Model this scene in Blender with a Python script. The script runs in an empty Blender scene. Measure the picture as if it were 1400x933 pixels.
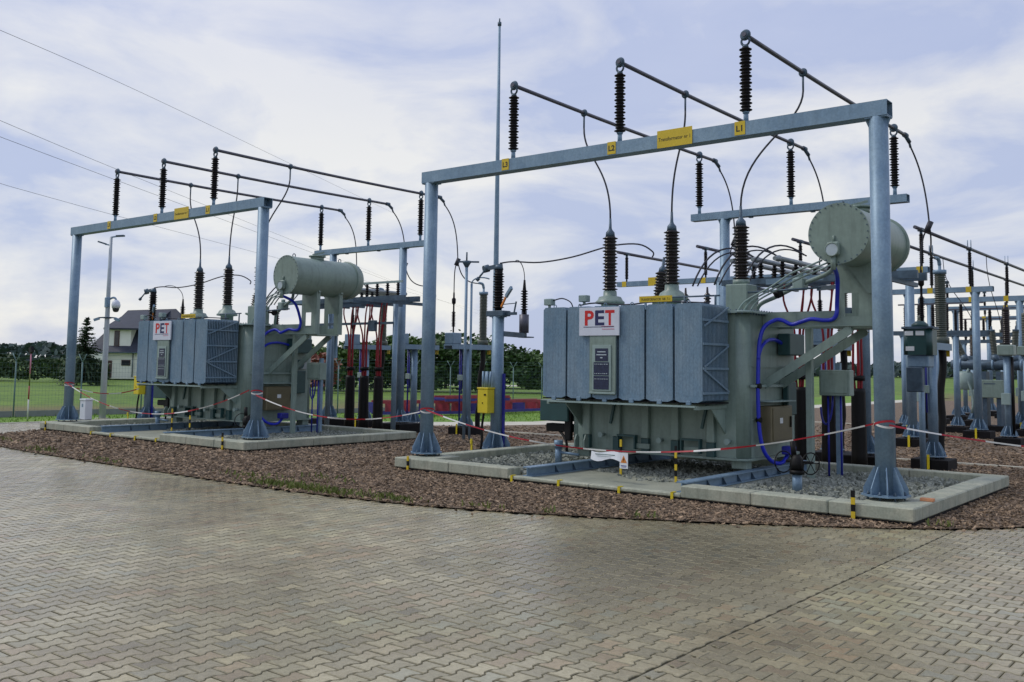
import bpy, bmesh, math, random
from mathutils import Vector, Matrix, noise
R = math.radians
random.seed(7)
S = bpy.context.scene
COL = S.collection

# ------------------------------------------------------------------ camera
YAW, PITCH, ROLL = 0.685098, 0.087547, 0.014247
cd = bpy.data.cameras.new("camera")
cam = bpy.data.objects.new("camera", cd); COL.objects.link(cam)
cam.location = (14.953, -15.810, 2.25)
_f = Vector((-math.sin(YAW)*math.cos(PITCH), math.cos(YAW)*math.cos(PITCH), math.sin(PITCH)))
_r = Vector((math.cos(YAW), math.sin(YAW), 0)); _u = _r.cross(_f)
_R = math.cos(ROLL)*_r + math.sin(ROLL)*_u; _U = -math.sin(ROLL)*_r + math.cos(ROLL)*_u
cam.rotation_euler = Matrix((_R, _U, -_f)).transposed().to_euler()
cd.sensor_width = 36; cd.lens = 1321.12*36/1400
cd.shift_x = 0.01213; cd.shift_y = -0.05876
cd.clip_start = 0.1; cd.clip_end = 5000
S.camera = cam

# ------------------------------------------------------------------ sky, sun, exposure
SUN_EL, SUN_AZ = R(50), R(243)          # azimuth clockwise from +Y: the light comes over the left shoulder
W = bpy.data.worlds.new("World"); S.world = W; W.use_nodes = True
nt = W.node_tree; N = nt.nodes; Lk = nt.links; N.clear()
def wn(t, **k):
    n = N.new(t)
    for a, b in k.items(): setattr(n, a, b)
    return n
out = wn("ShaderNodeOutputWorld"); bg = wn("ShaderNodeBackground"); bg.inputs[1].default_value = 0.1
sky = wn("ShaderNodeTexSky", sky_type='NISHITA', sun_disc=False)
sky.sun_elevation = SUN_EL; sky.sun_rotation = SUN_AZ; sky.air_density = 1.0; sky.dust_density = 1.5
tc = wn("ShaderNodeTexCoord"); sep = wn("ShaderNodeSeparateXYZ"); Lk.new(tc.outputs['Generated'], sep.inputs[0])
zc = wn("ShaderNodeMath", operation='MAXIMUM'); Lk.new(sep.outputs[2], zc.inputs[0]); zc.inputs[1].default_value = 0.0
za = wn("ShaderNodeMath", operation='ADD'); Lk.new(zc.outputs[0], za.inputs[0]); za.inputs[1].default_value = 0.30
dv = wn("ShaderNodeVectorMath", operation='DIVIDE'); Lk.new(tc.outputs['Generated'], dv.inputs[0])
cb = wn("ShaderNodeCombineXYZ")
for i in range(3): Lk.new(za.outputs[0], cb.inputs[i])
Lk.new(cb.outputs[0], dv.inputs[1])
def cloud_noise(scale, det, rough, off, dist=0.0, puff=False):
    mp = wn("ShaderNodeMapping"); mp.inputs['Location'].default_value = off; mp.inputs['Scale'].default_value = (1, 1.0, 1.6)
    Lk.new(tc.outputs['Generated'] if puff else dv.outputs[0], mp.inputs[0])
    if puff: mp.inputs['Scale'].default_value = (1, 1, 2.7)
    t = wn("ShaderNodeTexNoise"); t.inputs['Scale'].default_value = scale; t.inputs['Detail'].default_value = det
    t.inputs['Roughness'].default_value = rough; t.inputs['Distortion'].default_value = dist
    Lk.new(mp.outputs[0], t.inputs[0]); return t
def ramp(src, stops):
    r = wn("ShaderNodeValToRGB"); e = r.color_ramp.elements
    while len(e) < len(stops): e.new(0.5)
    for k, (p, c) in enumerate(stops): e[k].position = p; e[k].color = (*c, 1)
    Lk.new(src, r.inputs[0]); return r
def mixc(fac, a, b, mode='MIX'):
    m = wn("ShaderNodeMix", data_type='RGBA', blend_type=mode)
    for s, v in ((0, fac), (6, a), (7, b)):
        if hasattr(v, 'is_linked') or hasattr(v, 'links'): Lk.new(v, m.inputs[s])
        elif isinstance(v, (int, float)): m.inputs[s].default_value = v
        else: m.inputs[s].default_value = (*v, 1)
    return m.outputs[2]
n1 = cloud_noise(2.6, 6, 0.55, (3.1, 1.7, 0.4), 0.25, True)
n2 = cloud_noise(4.2, 7, 0.56, (2.3, 5.2, 1.0), 0.35, True)
r1 = ramp(n1.outputs[0], [(0.38, (0, 0, 0)), (0.64, (1, 1, 1))])
r2 = ramp(n2.outputs[0], [(0.38, (0, 0, 0)), (0.47, (0.45, 0.45, 0.45)), (0.60, (1, 1, 1))])
rz = ramp(zc.outputs[0], [(0.02, (1, 1, 1)), (0.22, (0.85, 0.85, 0.85)), (0.48, (0.1, 0.1, 0.1))])
high = mixc(r1.outputs[0], (4.8, 5.55, 8.2), (6.7, 7.15, 9.1))          # thin lilac overcast overhead
low = mixc(r2.outputs[0], (5.1, 5.8, 7.9), (9.6, 9.45, 9.0))           # brighter broken cloud near the horizon
cloud = mixc(rz.outputs[0], high, low)
fin = mixc(0.88, sky.outputs[0], cloud)
Lk.new(fin, bg.inputs[0]); Lk.new(bg.outputs[0], out.inputs[0])
sd = bpy.data.lights.new("sun", 'SUN'); sd.energy = 1.5; sd.angle = R(14); sd.color = (1, 0.94, 0.85)
sun = bpy.data.objects.new("sun", sd); COL.objects.link(sun)
sdir = Vector((math.sin(SUN_AZ)*math.cos(SUN_EL), math.cos(SUN_AZ)*math.cos(SUN_EL), math.sin(SUN_EL)))
sun.rotation_euler = sdir.to_track_quat('Z', 'Y').to_euler(); sun.location = (0, 0, 40)
S.view_settings.view_transform = 'Standard'; S.view_settings.look = 'None'
S.view_settings.exposure = 0.0; S.view_settings.gamma = 1.0; S.view_settings.use_curve_mapping = False

# ------------------------------------------------------------------ materials
def mat(name, col, rough=0.6, metal=0.0, var=0.12, scale=6.0, bump=0.0, col2=None, spec=0.5, fine=None,
        coord='Object', stretch=(1, 1, 1), rvar=0.0, attr=None, rnd=0.0, streak=0.0):
    m = bpy.data.materials.new(name); m.use_nodes = True
    t = m.node_tree; n = t.nodes; l = t.links
    b = n['Principled BSDF']; b.inputs['Roughness'].default_value = rough; b.inputs['Metallic'].default_value = metal
    b.inputs['Specular IOR Level'].default_value = spec
    tcn = n.new('ShaderNodeTexCoord'); mp = n.new('ShaderNodeMapping'); mp.inputs['Scale'].default_value = stretch
    if coord == 'World':
        g = n.new('ShaderNodeNewGeometry'); l.new(g.outputs['Position'], mp.inputs[0])
    else: l.new(tcn.outputs[coord], mp.inputs[0])
    nz = n.new('ShaderNodeTexNoise'); nz.inputs['Scale'].default_value = scale; nz.inputs['Detail'].default_value = 6
    nz.inputs['Roughness'].default_value = 0.62; l.new(mp.outputs[0], nz.inputs[0])
    rp = n.new('ShaderNodeValToRGB'); e = rp.color_ramp.elements
    c2 = col2 or tuple(min(1, c*(1+var)) for c in col); c1 = col if col2 else tuple(c*(1-var) for c in col)
    e[0].position = 0.32; e[0].color = (*c1, 1); e[1].position = 0.68; e[1].color = (*c2, 1)
    l.new(nz.outputs[0], rp.inputs[0]); cur = rp.outputs[0]
    if fine:                                                            # (scale, amount)
        nf = n.new('ShaderNodeTexNoise'); nf.inputs['Scale'].default_value = fine[0]; nf.inputs['Detail'].default_value = 3
        l.new(mp.outputs[0], nf.inputs[0])
        mr = n.new('ShaderNodeMapRange'); mr.inputs[1].default_value = 0.3; mr.inputs[2].default_value = 0.7
        mr.inputs[3].default_value = 1-fine[1]; mr.inputs[4].default_value = 1+fine[1]; l.new(nf.outputs[0], mr.inputs[0])
        mx = n.new('ShaderNodeMix'); mx.data_type = 'RGBA'; mx.blend_type = 'MULTIPLY'; mx.inputs[0].default_value = 1
        l.new(cur, mx.inputs[6]); l.new(mr.outputs[0], mx.inputs[7]); cur = mx.outputs[2]
    if streak:                                                          # run-off streaks and grime: fine across, long down
        ms = n.new('ShaderNodeMapping'); ms.inputs['Scale'].default_value = (5, 5, 0.55); l.new(mp.outputs[0], ms.inputs[0])
        ns = n.new('ShaderNodeTexNoise'); ns.inputs['Scale'].default_value = 1.6; ns.inputs['Detail'].default_value = 5; ns.inputs['Roughness'].default_value = 0.65; l.new(ms.outputs[0], ns.inputs[0])
        mr = n.new('ShaderNodeMapRange'); mr.inputs[1].default_value = 0.5; mr.inputs[2].default_value = 0.72; mr.inputs[3].default_value = 1.03; mr.inputs[4].default_value = 1-streak; l.new(ns.outputs[0], mr.inputs[0])
        mx = n.new('ShaderNodeMix'); mx.data_type = 'RGBA'; mx.blend_type = 'MULTIPLY'; mx.inputs[0].default_value = 1
        l.new(cur, mx.inputs[6]); l.new(mr.outputs[0], mx.inputs[7]); cur = mx.outputs[2]
    if rnd or attr:
        if attr: src = n.new('ShaderNodeAttribute'); src.attribute_name = attr; so = src.outputs['Fac']
        else: src = n.new('ShaderNodeObjectInfo'); so = src.outputs['Random']
        mr = n.new('ShaderNodeMapRange'); mr.inputs[3].default_value = 1-rnd; mr.inputs[4].default_value = 1+rnd
        l.new(so, mr.inputs[0])
        mx = n.new('ShaderNodeMix'); mx.data_type = 'RGBA'; mx.blend_type = 'MULTIPLY'; mx.inputs[0].default_value = 1
        l.new(cur, mx.inputs[6]); l.new(mr.outputs[0], mx.inputs[7]); cur = mx.outputs[2]
    l.new(cur, b.inputs['Base Color'])
    if rvar:
        mr = n.new('ShaderNodeMapRange'); mr.inputs[3].default_value = max(0.02, rough-rvar); mr.inputs[4].default_value = min(1, rough+rvar)
        l.new(nz.outputs[0], mr.inputs[0]); l.new(mr.outputs[0], b.inputs['Roughness'])
    if bump:
        bp = n.new('ShaderNodeBump'); bp.inputs['Strength'].default_value = bump; bp.inputs['Distance'].default_value = 0.02
        src = nf.outputs[0] if fine else nz.outputs[0]
        l.new(src, bp.inputs['Height']); l.new(bp.outputs[0], b.inputs['Normal'])
    return m
M = {}
M['galv'] = mat('galvanised_steel', (0.150, 0.240, 0.335), 0.5, 0.25, scale=3, streak=0.12, col2=(0.22, 0.32, 0.41), fine=(26, 0.10), rvar=0.1, bump=0.05)
M['pale'] = mat('pale_lamp_post_paint', (0.38, 0.43, 0.47), 0.5, 0.1, var=0.06, scale=3)
M['galv_dark'] = mat('weathered_steel', (0.07, 0.11, 0.15), 0.5, 0.3, var=0.3, scale=5)
M['rad'] = mat('galvanised_radiator', (0.125, 0.215, 0.30), 0.6, 0.15, scale=2.2, streak=0.15, col2=(0.195, 0.275, 0.34), fine=(38, 0.15), stretch=(1, 1, 0.6), bump=0.06)
M['sage'] = mat('sage_green_paint', (0.205, 0.275, 0.240), 0.42, 0, var=0.10, scale=2.0, streak=0.22, fine=(14, 0.05), rvar=0.08, bump=0.02)
M['sage_l'] = mat('pale_sage_paint', (0.26, 0.35, 0.33), 0.45, 0, var=0.1, scale=4)
M['teal'] = mat('dark_green_paint', (0.022, 0.070, 0.070), 0.4, 0, var=0.15, scale=3)
M['olive'] = mat('bronze_cabinet_paint', (0.15, 0.13, 0.075), 0.35, 0.2, var=0.12, scale=3)
M['ins'] = mat('dark_insulator', (0.007, 0.006, 0.007), 0.5, 0, var=0.2, scale=9, spec=0.2)
M['porc'] = mat('brown_porcelain', (0.017, 0.012, 0.010), 0.22, 0, var=0.25, scale=9, spec=0.4)
M['head'] = mat('olive_insulator', (0.075, 0.090, 0.070), 0.45, 0, var=0.12, scale=8)
M['alu'] = mat('dull_aluminium', (0.10, 0.10, 0.125), 0.45, 0.4, var=0.15, scale=5)
M['alu2'] = mat('bright_aluminium_tube', (0.30, 0.34, 0.36), 0.45, 0.4, var=0.1, scale=4)
M['cable'] = mat('stranded_conductor', (0.035, 0.038, 0.05), 0.55, 0.2, var=0.2, scale=20)
M['conc'] = mat('pale_concrete', (0.27, 0.30, 0.235), 0.85, 0, scale=2.4, col2=(0.40, 0.405, 0.31), streak=0.30, fine=(34, 0.12), bump=0.18, rnd=0.07)
M['concf'] = mat('floor_concrete', (0.22, 0.24, 0.19), 0.85, 0, scale=1.3, col2=(0.34, 0.35, 0.27), fine=(30, 0.12), bump=0.2)
M['bit'] = mat('black_bitumen', (0.006, 0.006, 0.007), 0.7, 0, var=0.3, scale=6, spec=0.2)
M['yellow'] = mat('yellow_plate', (0.62, 0.45, 0.02), 0.45, 0, var=0.08, scale=4)
M['ybox'] = mat('yellow_box_paint', (0.68, 0.55, 0.02), 0.4, 0, var=0.07, scale=3)
M['black'] = mat('black_plastic', (0.006, 0.006, 0.006), 0.55, 0, var=0.25, scale=6, spec=0.25)
M['ink'] = mat('black_ink', (0.02, 0.018, 0.015), 0.6, 0, var=0.05)
M['white'] = mat('white_enamel', (0.62, 0.66, 0.74), 0.4, 0, var=0.04, scale=4)
M['paper'] = mat('white_plastic_sheet', (0.72, 0.76, 0.78), 0.5, 0, var=0.05, scale=4)
M['red'] = mat('red_letter_paint', (0.56, 0.012, 0.012), 0.45, 0, var=0.05)
M['navy'] = mat('navy_letter_paint', (0.012, 0.016, 0.09), 0.45, 0, var=0.05)
M['pink'] = mat('pale_red_print', (0.55, 0.22, 0.30), 0.5, 0, var=0.05)
M['plate'] = mat('dark_engraved_plate', (0.014, 0.018, 0.045), 0.3, 0.2, scale=24, col2=(0.03, 0.04, 0.09))
M['hose'] = mat('blue_hose', (0.010, 0.024, 0.46), 0.35, 0, var=0.1, scale=6)
M['cond'] = mat('dark_blue_conduit', (0.012, 0.018, 0.26), 0.4, 0, var=0.15, scale=6)
M['redcab'] = mat('red_cable_sheath', (0.27, 0.006, 0.016), 0.4, 0, var=0.15, scale=6)
M['tred'] = mat('red_tape', (0.36, 0.010, 0.022), 0.45, 0, var=0.15, scale=9)
M['twhite'] = mat('white_tape', (0.66, 0.66, 0.62), 0.45, 0, var=0.08, scale=9)
M['glass'] = mat('gauge_glass', (0.42, 0.50, 0.54), 0.12, 0, var=0.1, scale=6)
M['lens'] = mat('dark_dome', (0.02, 0.022, 0.03), 0.08, 0, var=0.1)
M['pane'] = mat('dark_window_pane', (0.03, 0.032, 0.04), 0.1, 0, var=0.2, scale=2)
M['wall'] = mat('cream_render', (0.78, 0.80, 0.72), 0.85, 0, var=0.05, scale=0.8)
M['roof'] = mat('slate_blue_roof', (0.026, 0.034, 0.055), 0.6, 0, var=0.2, scale=1.5, stretch=(1, 1, 4))
M['brown'] = mat('brown_frame', (0.07, 0.03, 0.025), 0.5, 0, var=0.1)
M['timber'] = mat('red_painted_steel', (0.30, 0.03, 0.05), 0.5, 0.1, var=0.25, scale=3)
M['bluest'] = mat('blue_painted_steel', (0.035, 0.035, 0.22), 0.5, 0.1, var=0.25, scale=3)
M['fence'] = mat('grey_green_fence_post', (0.12, 0.20, 0.20), 0.6, 0.2, var=0.15, scale=4)
M['board'] = mat('grey_base_board', (0.22, 0.24, 0.24), 0.8, 0, var=0.12, scale=2)
M['bark'] = mat('tree_bark', (0.07, 0.055, 0.04), 0.9, 0, var=0.3, scale=6)
M['leaf'] = mat('broad_leaf', (0.018, 0.055, 0.010), 0.7, 0, scale=0.35, col2=(0.045, 0.10, 0.020), coord='World', fine=(2.5, 0.35))
M['leaf_y'] = mat('light_leaf', (0.032, 0.082, 0.012), 0.7, 0, scale=0.4, col2=(0.07, 0.13, 0.026), coord='World', fine=(2.5, 0.35))
M['leaf_r'] = mat('reddish_leaf', (0.13, 0.03, 0.02), 0.6, 0, scale=0.5, col2=(0.20, 0.06, 0.03), coord='World', fine=(2.5, 0.3))
M['needle'] = mat('spruce_needle', (0.016, 0.040, 0.014), 0.7, 0, scale=0.5, col2=(0.035, 0.07, 0.022), coord='World', fine=(3, 0.3))
M['wood_far'] = mat('far_foliage', (0.040, 0.068, 0.070), 0.9, 0, scale=0.05, col2=(0.065, 0.10, 0.088), coord='World', fine=(0.3, 0.25))  # bluish leaf tone: distance haze is put into the base colour
M['hedge'] = mat('hedge_leaf', (0.022, 0.050, 0.016), 0.7, 0, scale=0.3, col2=(0.045, 0.085, 0.022), coord='World', fine=(2, 0.3))
M['grass'] = mat('mown_grass', (0.085, 0.19, 0.006), 0.85, 0, scale=0.5, col2=(0.15, 0.27, 0.012), coord='World', fine=(9, 0.28))
M['path'] = mat('path_concrete', (0.46, 0.44, 0.36), 0.8, 0, scale=0.7, col2=(0.60, 0.57, 0.46), coord='World', fine=(14, 0.08))
M['stone'] = mat('grey_gravel', (0.13, 0.145, 0.125), 0.8, 0, scale=7, col2=(0.31, 0.33, 0.275), coord='World', fine=(40, 0.4), bump=0.3)
M['chipbase'] = mat('mulch', (0.070, 0.048, 0.027), 0.9, 0, scale=11, col2=(0.23, 0.165, 0.105), coord='World', fine=(42, 0.55), bump=0.6)
M['chip'] = mat('wood_chip', (0.130, 0.086, 0.050), 0.8, 0, scale=16, col2=(0.29, 0.210, 0.135), coord='World', fine=(70, 0.35), attr='tone', rnd=0.75)
M['weed'] = mat('weed_leaf', (0.09, 0.13, 0.02), 0.7, 0, scale=4, col2=(0.17, 0.20, 0.04), coord='World')
M['orange'] = mat('orange_warning_print', (0.65, 0.22, 0.03), 0.5, 0, var=0.04)
M['brick'] = mat('loose_orange_brick', (0.62, 0.28, 0.14), 0.8, 0, var=0.15, scale=12)

def field_mat():
    m = mat('meadow', (0.075, 0.155, 0.008), 0.9, 0, scale=0.05, col2=(0.13, 0.215, 0.016), coord='World', fine=(1.3, 0.3))
    n = m.node_tree.nodes; l = m.node_tree.links; b = n['Principled BSDF']; src = b.inputs['Base Color'].links[0].from_socket
    g = n.new('ShaderNodeNewGeometry'); vm = n.new('ShaderNodeVectorMath'); vm.operation = 'DOT_PRODUCT'
    l.new(g.outputs['Position'], vm.inputs[0]); vm.inputs[1].default_value = (-0.97, 0.24, 0)
    nz = n.new('ShaderNodeTexNoise'); nz.inputs['Scale'].default_value = 0.08; nz.inputs['Detail'].default_value = 4
    ad = n.new('ShaderNodeMath'); ad.operation = 'MULTIPLY_ADD'; l.new(nz.outputs[0], ad.inputs[0]); ad.inputs[1].default_value = 26
    l.new(vm.outputs['Value'], ad.inputs[2]); l.new(g.outputs['Position'], nz.inputs[0])
    rp = n.new('ShaderNodeValToRGB'); e = rp.color_ramp.elements
    mr = n.new('ShaderNodeMapRange'); mr.inputs[1].default_value = 36; mr.inputs[2].default_value = 62; l.new(ad.outputs[0], mr.inputs[0])
    e[0].position = 0.0; e[0].color = (0, 0, 0, 1); e[1].position = 0.22; e[1].color = (0.85, 0.85, 0.85, 1)
    x = e.new(0.55); x.color = (0.8, 0.8, 0.8, 1); x = e.new(0.9); x.color = (0, 0, 0, 1)
    l.new(mr.outputs[0], rp.inputs[0])
    mx = n.new('ShaderNodeMix'); mx.data_type = 'RGBA'; l.new(rp.outputs[0], mx.inputs[0]); l.new(src, mx.inputs[6])
    mx.inputs[7].default_value = (0.15, 0.115, 0.045, 1); l.new(mx.outputs[2], b.inputs['Base Color'])
    return m
M['field'] = field_mat()

def paver_mat(name, attr):
    m = mat(name, (0.305, 0.268, 0.158), 0.5, 0, scale=30, col2=(0.435, 0.388, 0.243), coord='World', fine=(160, 0.16), bump=0.12,
            attr=attr, rnd=0.20)
    n = m.node_tree.nodes; l = m.node_tree.links; b = n['Principled BSDF']; cur = b.inputs['Base Color'].links[0].from_socket
    g = n.new('ShaderNodeNewGeometry')
    def blot(scale, lo, hi, col, amt, off, st=(1, 1, 1)):
        nonlocal cur
        mp = n.new('ShaderNodeMapping'); mp.inputs['Location'].default_value = off; mp.inputs['Scale'].default_value = st; l.new(g.outputs['Position'], mp.inputs[0])
        z = n.new('ShaderNodeTexNoise'); z.inputs['Scale'].default_value = scale; z.inputs['Detail'].default_value = 5; l.new(mp.outputs[0], z.inputs[0])
        r = n.new('ShaderNodeMapRange'); r.inputs[1].default_value = lo; r.inputs[2].default_value = hi; r.inputs[4].default_value = amt
        l.new(z.outputs[0], r.inputs[0])
        x = n.new('ShaderNodeMix'); x.data_type = 'RGBA'; x.blend_type = 'MULTIPLY'; l.new(r.outputs[0], x.inputs[0]); l.new(cur, x.inputs[6])
        x.inputs[7].default_value = (*col, 1); cur = x.outputs[2]; return z
    blot(0.55, 0.50, 0.66, (0.74, 0.64, 0.56), 0.55, (4, 1, 0))          # rusty brown stains
    blot(0.42, 0.52, 0.68, (0.86, 0.93, 0.74), 0.5, (9, 3, 0))          # green algae
    blot(0.9, 0.50, 0.66, (0.80, 0.79, 0.77), 0.7, (3, 8, 0), (0.16, 1.3, 1))   # faint tyre tracks
    z = blot(0.22, 0.46, 0.62, (0.74, 0.72, 0.66), 0.8, (17, 5, 0))     # damp areas
    # one large patch blended to a darker brown in front of the near basin
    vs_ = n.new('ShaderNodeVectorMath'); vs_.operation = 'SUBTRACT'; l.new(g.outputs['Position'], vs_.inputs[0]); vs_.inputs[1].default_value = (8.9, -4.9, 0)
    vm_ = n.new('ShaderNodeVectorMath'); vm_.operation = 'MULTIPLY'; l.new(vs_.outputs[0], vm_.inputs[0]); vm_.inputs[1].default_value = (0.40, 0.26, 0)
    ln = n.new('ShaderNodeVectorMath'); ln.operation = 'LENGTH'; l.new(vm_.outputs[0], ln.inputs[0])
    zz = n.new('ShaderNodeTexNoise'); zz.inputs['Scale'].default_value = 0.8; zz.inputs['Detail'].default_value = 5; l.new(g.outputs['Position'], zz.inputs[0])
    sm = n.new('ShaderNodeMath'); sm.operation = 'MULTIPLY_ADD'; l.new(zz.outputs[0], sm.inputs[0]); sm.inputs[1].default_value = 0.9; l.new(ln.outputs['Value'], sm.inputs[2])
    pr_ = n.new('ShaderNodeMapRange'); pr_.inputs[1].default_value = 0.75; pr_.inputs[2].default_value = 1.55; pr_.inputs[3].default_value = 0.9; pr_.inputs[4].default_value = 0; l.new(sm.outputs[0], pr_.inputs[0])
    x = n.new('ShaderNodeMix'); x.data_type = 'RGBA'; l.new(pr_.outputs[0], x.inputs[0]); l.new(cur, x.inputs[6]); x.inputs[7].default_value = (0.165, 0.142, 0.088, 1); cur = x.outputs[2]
    if attr: so = n.new('ShaderNodeAttribute'); so.attribute_name = attr; so = so.outputs['Fac']          # odd pinkish, bluish and pale blocks
    else: so = n.new('ShaderNodeObjectInfo').outputs['Random']
    m1 = n.new('ShaderNodeMath'); m1.operation = 'MULTIPLY'; l.new(so, m1.inputs[0]); m1.inputs[1].default_value = 37.0
    m2 = n.new('ShaderNodeMath'); m2.operation = 'FRACT'; l.new(m1.outputs[0], m2.inputs[0])
    rp = n.new('ShaderNodeValToRGB'); rp.color_ramp.interpolation = 'CONSTANT'; e = rp.color_ramp.elements
    e[0].position = 0; e[0].color = (1, 1, 1, 1); e[1].position = 0.70; e[1].color = (1.0, 0.90, 0.86, 1)
    for p_, c_ in ((0.80, (0.90, 0.96, 1.06)), (0.88, (1.15, 1.14, 1.10)), (0.94, (0.80, 0.79, 0.78))): q_ = e.new(p_); q_.color = (*c_, 1)
    l.new(m2.outputs[0], rp.inputs[0])
    x = n.new('ShaderNodeMix'); x.data_type = 'RGBA'; x.blend_type = 'MULTIPLY'; x.inputs[0].default_value = 1; l.new(cur, x.inputs[6]); l.new(rp.outputs[0], x.inputs[7]); cur = x.outputs[2]
    l.new(cur, b.inputs['Base Color'])
    r = n.new('ShaderNodeMapRange'); r.inputs[1].default_value = 0.4; r.inputs[2].default_value = 0.65
    r.inputs[3].default_value = 0.29; r.inputs[4].default_value = 0.18; l.new(z.outputs[0], r.inputs[0]); l.new(r.outputs[0], b.inputs['Roughness'])
    return m
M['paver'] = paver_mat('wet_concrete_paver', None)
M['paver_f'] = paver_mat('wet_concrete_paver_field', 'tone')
M['paver_edge'] = mat('dirty_paver_bevel', (0.155, 0.138, 0.080), 0.6, 0, scale=2.5, col2=(0.26, 0.232, 0.14), coord='World', fine=(50, 0.3))
M['joint'] = mat('sandy_joint', (0.035, 0.032, 0.020), 0.95, 0, scale=3, col2=(0.065, 0.058, 0.034), coord='World', fine=(60, 0.3))

# ------------------------------------------------------------------ mesh builder
ORG = {}
FINE = {'anchor_bolts', 'cover_bolts', 'end_bolts', 'plate_print', 'small_print', 'wire', 'barbed_wire'}   # too small to pick apart: one joined part each
JOINED = {'lettering', 'letter', 'radiator', 'foliage', 'gauge_rim'}
def smooth_on(me, flags):
    me.polygons.foreach_set('use_smooth', flags)
class MB:
    def __init__(s, xf=None): s.v = []; s.f = []; s.sm = []; s.mi = []; s.xf = xf; s.cm = 0
    def _p(s, p):
        p = Vector(p); s.v.append(s.xf @ p if s.xf else p); return len(s.v)-1
    def face(s, idx, sm=False): s.f.append(tuple(idx)); s.sm.append(sm); s.mi.append(s.cm)
    def box(s, x0, x1, y0, y1, z0, z1, b=0.0):
        if b <= 0:
            i = [s._p((x, y, z)) for z in (z0, z1) for y in (y0, y1) for x in (x0, x1)]
            for q in ((0, 2, 3, 1), (4, 5, 7, 6), (0, 1, 5, 4), (2, 6, 7, 3), (0, 4, 6, 2), (1, 3, 7, 5)): s.face([i[k] for k in q])
            return s
        b = min(b, (x1-x0)*.45, (y1-y0)*.45, (z1-z0)*.45)
        vid = {}
        X, Y, Z = (x0, x1), (y0, y1), (z0, z1)
        for i in (0, 1):
            for j in (0, 1):
                for k in (0, 1):
                    sx, sy, sz = (b if i == 0 else -b), (b if j == 0 else -b), (b if k == 0 else -b)
                    vid[i, j, k, 0] = s._p((X[i], Y[j]+sy, Z[k]+sz)); vid[i, j, k, 1] = s._p((X[i]+sx, Y[j], Z[k]+sz)); vid[i, j, k, 2] = s._p((X[i]+sx, Y[j]+sy, Z[k]))
        V = vid
        for i in (0, 1):
            q = [V[i, 0, 0, 0], V[i, 1, 0, 0], V[i, 1, 1, 0], V[i, 0, 1, 0]]; s.face(q if i else q[::-1])
            q = [V[0, i, 0, 1], V[0, i, 1, 1], V[1, i, 1, 1], V[1, i, 0, 1]]; s.face(q if i else q[::-1])
            q = [V[0, 0, i, 2], V[1, 0, i, 2], V[1, 1, i, 2], V[0, 1, i, 2]]; s.face(q if i else q[::-1])
        for i in (0, 1):
            for j in (0, 1):
                q = [V[i, j, 0, 0], V[i, j, 1, 0], V[i, j, 1, 1], V[i, j, 0, 1]]; s.face(q if i == j else q[::-1])
                q = [V[i, 0, j, 0], V[i, 1, j, 0], V[i, 1, j, 2], V[i, 0, j, 2]]; s.face(q[::-1] if i == j else q)
                q = [V[0, i, j, 1], V[1, i, j, 1], V[1, i, j, 2], V[0, i, j, 2]]; s.face(q if i == j else q[::-1])
        for i in (0, 1):
            for j in (0, 1):
                for k in (0, 1):
                    q = [V[i, j, k, 0], V[i, j, k, 1], V[i, j, k, 2]]; s.face(q if (i+j+k) % 2 else q[::-1])
        return s
    def ring(s, c, ax, r, n, up=None):
        ax = Vector(ax).normalized(); u = ax.orthogonal().normalized() if up is None else up; w = ax.cross(u)
        return [s._p(Vector(c)+r*(math.cos(2*math.pi*k/n)*u+math.sin(2*math.pi*k/n)*w)) for k in range(n)]
    def link(s, a, b, sm=True):
        n = len(a)
        for k in range(n): s.face((a[k], a[(k+1) % n], b[(k+1) % n], b[k]), sm)
    def cyl(s, p0, p1, r0, r1=None, n=14, caps=True):
        r1 = r0 if r1 is None else r1; p0 = Vector(p0); p1 = Vector(p1); ax = p1-p0; u = ax.normalized().orthogonal().normalized()
        a = s.ring(p0, ax, r0, n, u); b = s.ring(p1, ax, r1, n, u); s.link(a, b)
        if caps: s.face(a[::-1]); s.face(b)
        return s
    def lathe(s, p0, ax, prof, n=14, caps=True, sm=True):              # prof: (distance along the axis, radius)
        p0 = Vector(p0); ax = Vector(ax).normalized(); u = ax.orthogonal().normalized(); pr = None
        for k, (h, r) in enumerate(prof):
            c = s.ring(p0+ax*h, ax, r, n, u)
            if pr: s.link(pr, c, sm)
            elif caps: s.face(c[::-1])
            pr = c
        if caps: s.face(pr)
        return s
    def tube(s, pts, r, n=8, caps=True, r1=None):
        pts = [Vector(p) for p in pts]; pr = None; u = None
        for k, p in enumerate(pts):
            t = (pts[min(k+1, len(pts)-1)]-pts[max(k-1, 0)]).normalized()
            u = t.orthogonal().normalized() if u is None else (u-t*u.dot(t)).normalized()
            rr = r if r1 is None else r+(r1-r)*k/(len(pts)-1)
            c = s.ring(p, t, rr, n, u)
            if pr: s.link(pr, c)
            elif caps: s.face(c[::-1])
            pr = c
        if caps: s.face(pr)
        return s
    def torus(s, c, ax, Rr, r, n=18, k=6):
        ax = Vector(ax).normalized(); u = ax.orthogonal().normalized(); w = ax.cross(u); rings = []
        for i in range(n):
            a = 2*math.pi*i/n; d = math.cos(a)*u+math.sin(a)*w
            rings.append([s._p(Vector(c)+d*(Rr+r*math.cos(2*math.pi*j/k))+ax*r*math.sin(2*math.pi*j/k)) for j in range(k)])
        for i in range(n): s.link(rings[i], rings[(i+1) % n])
        return s
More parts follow.
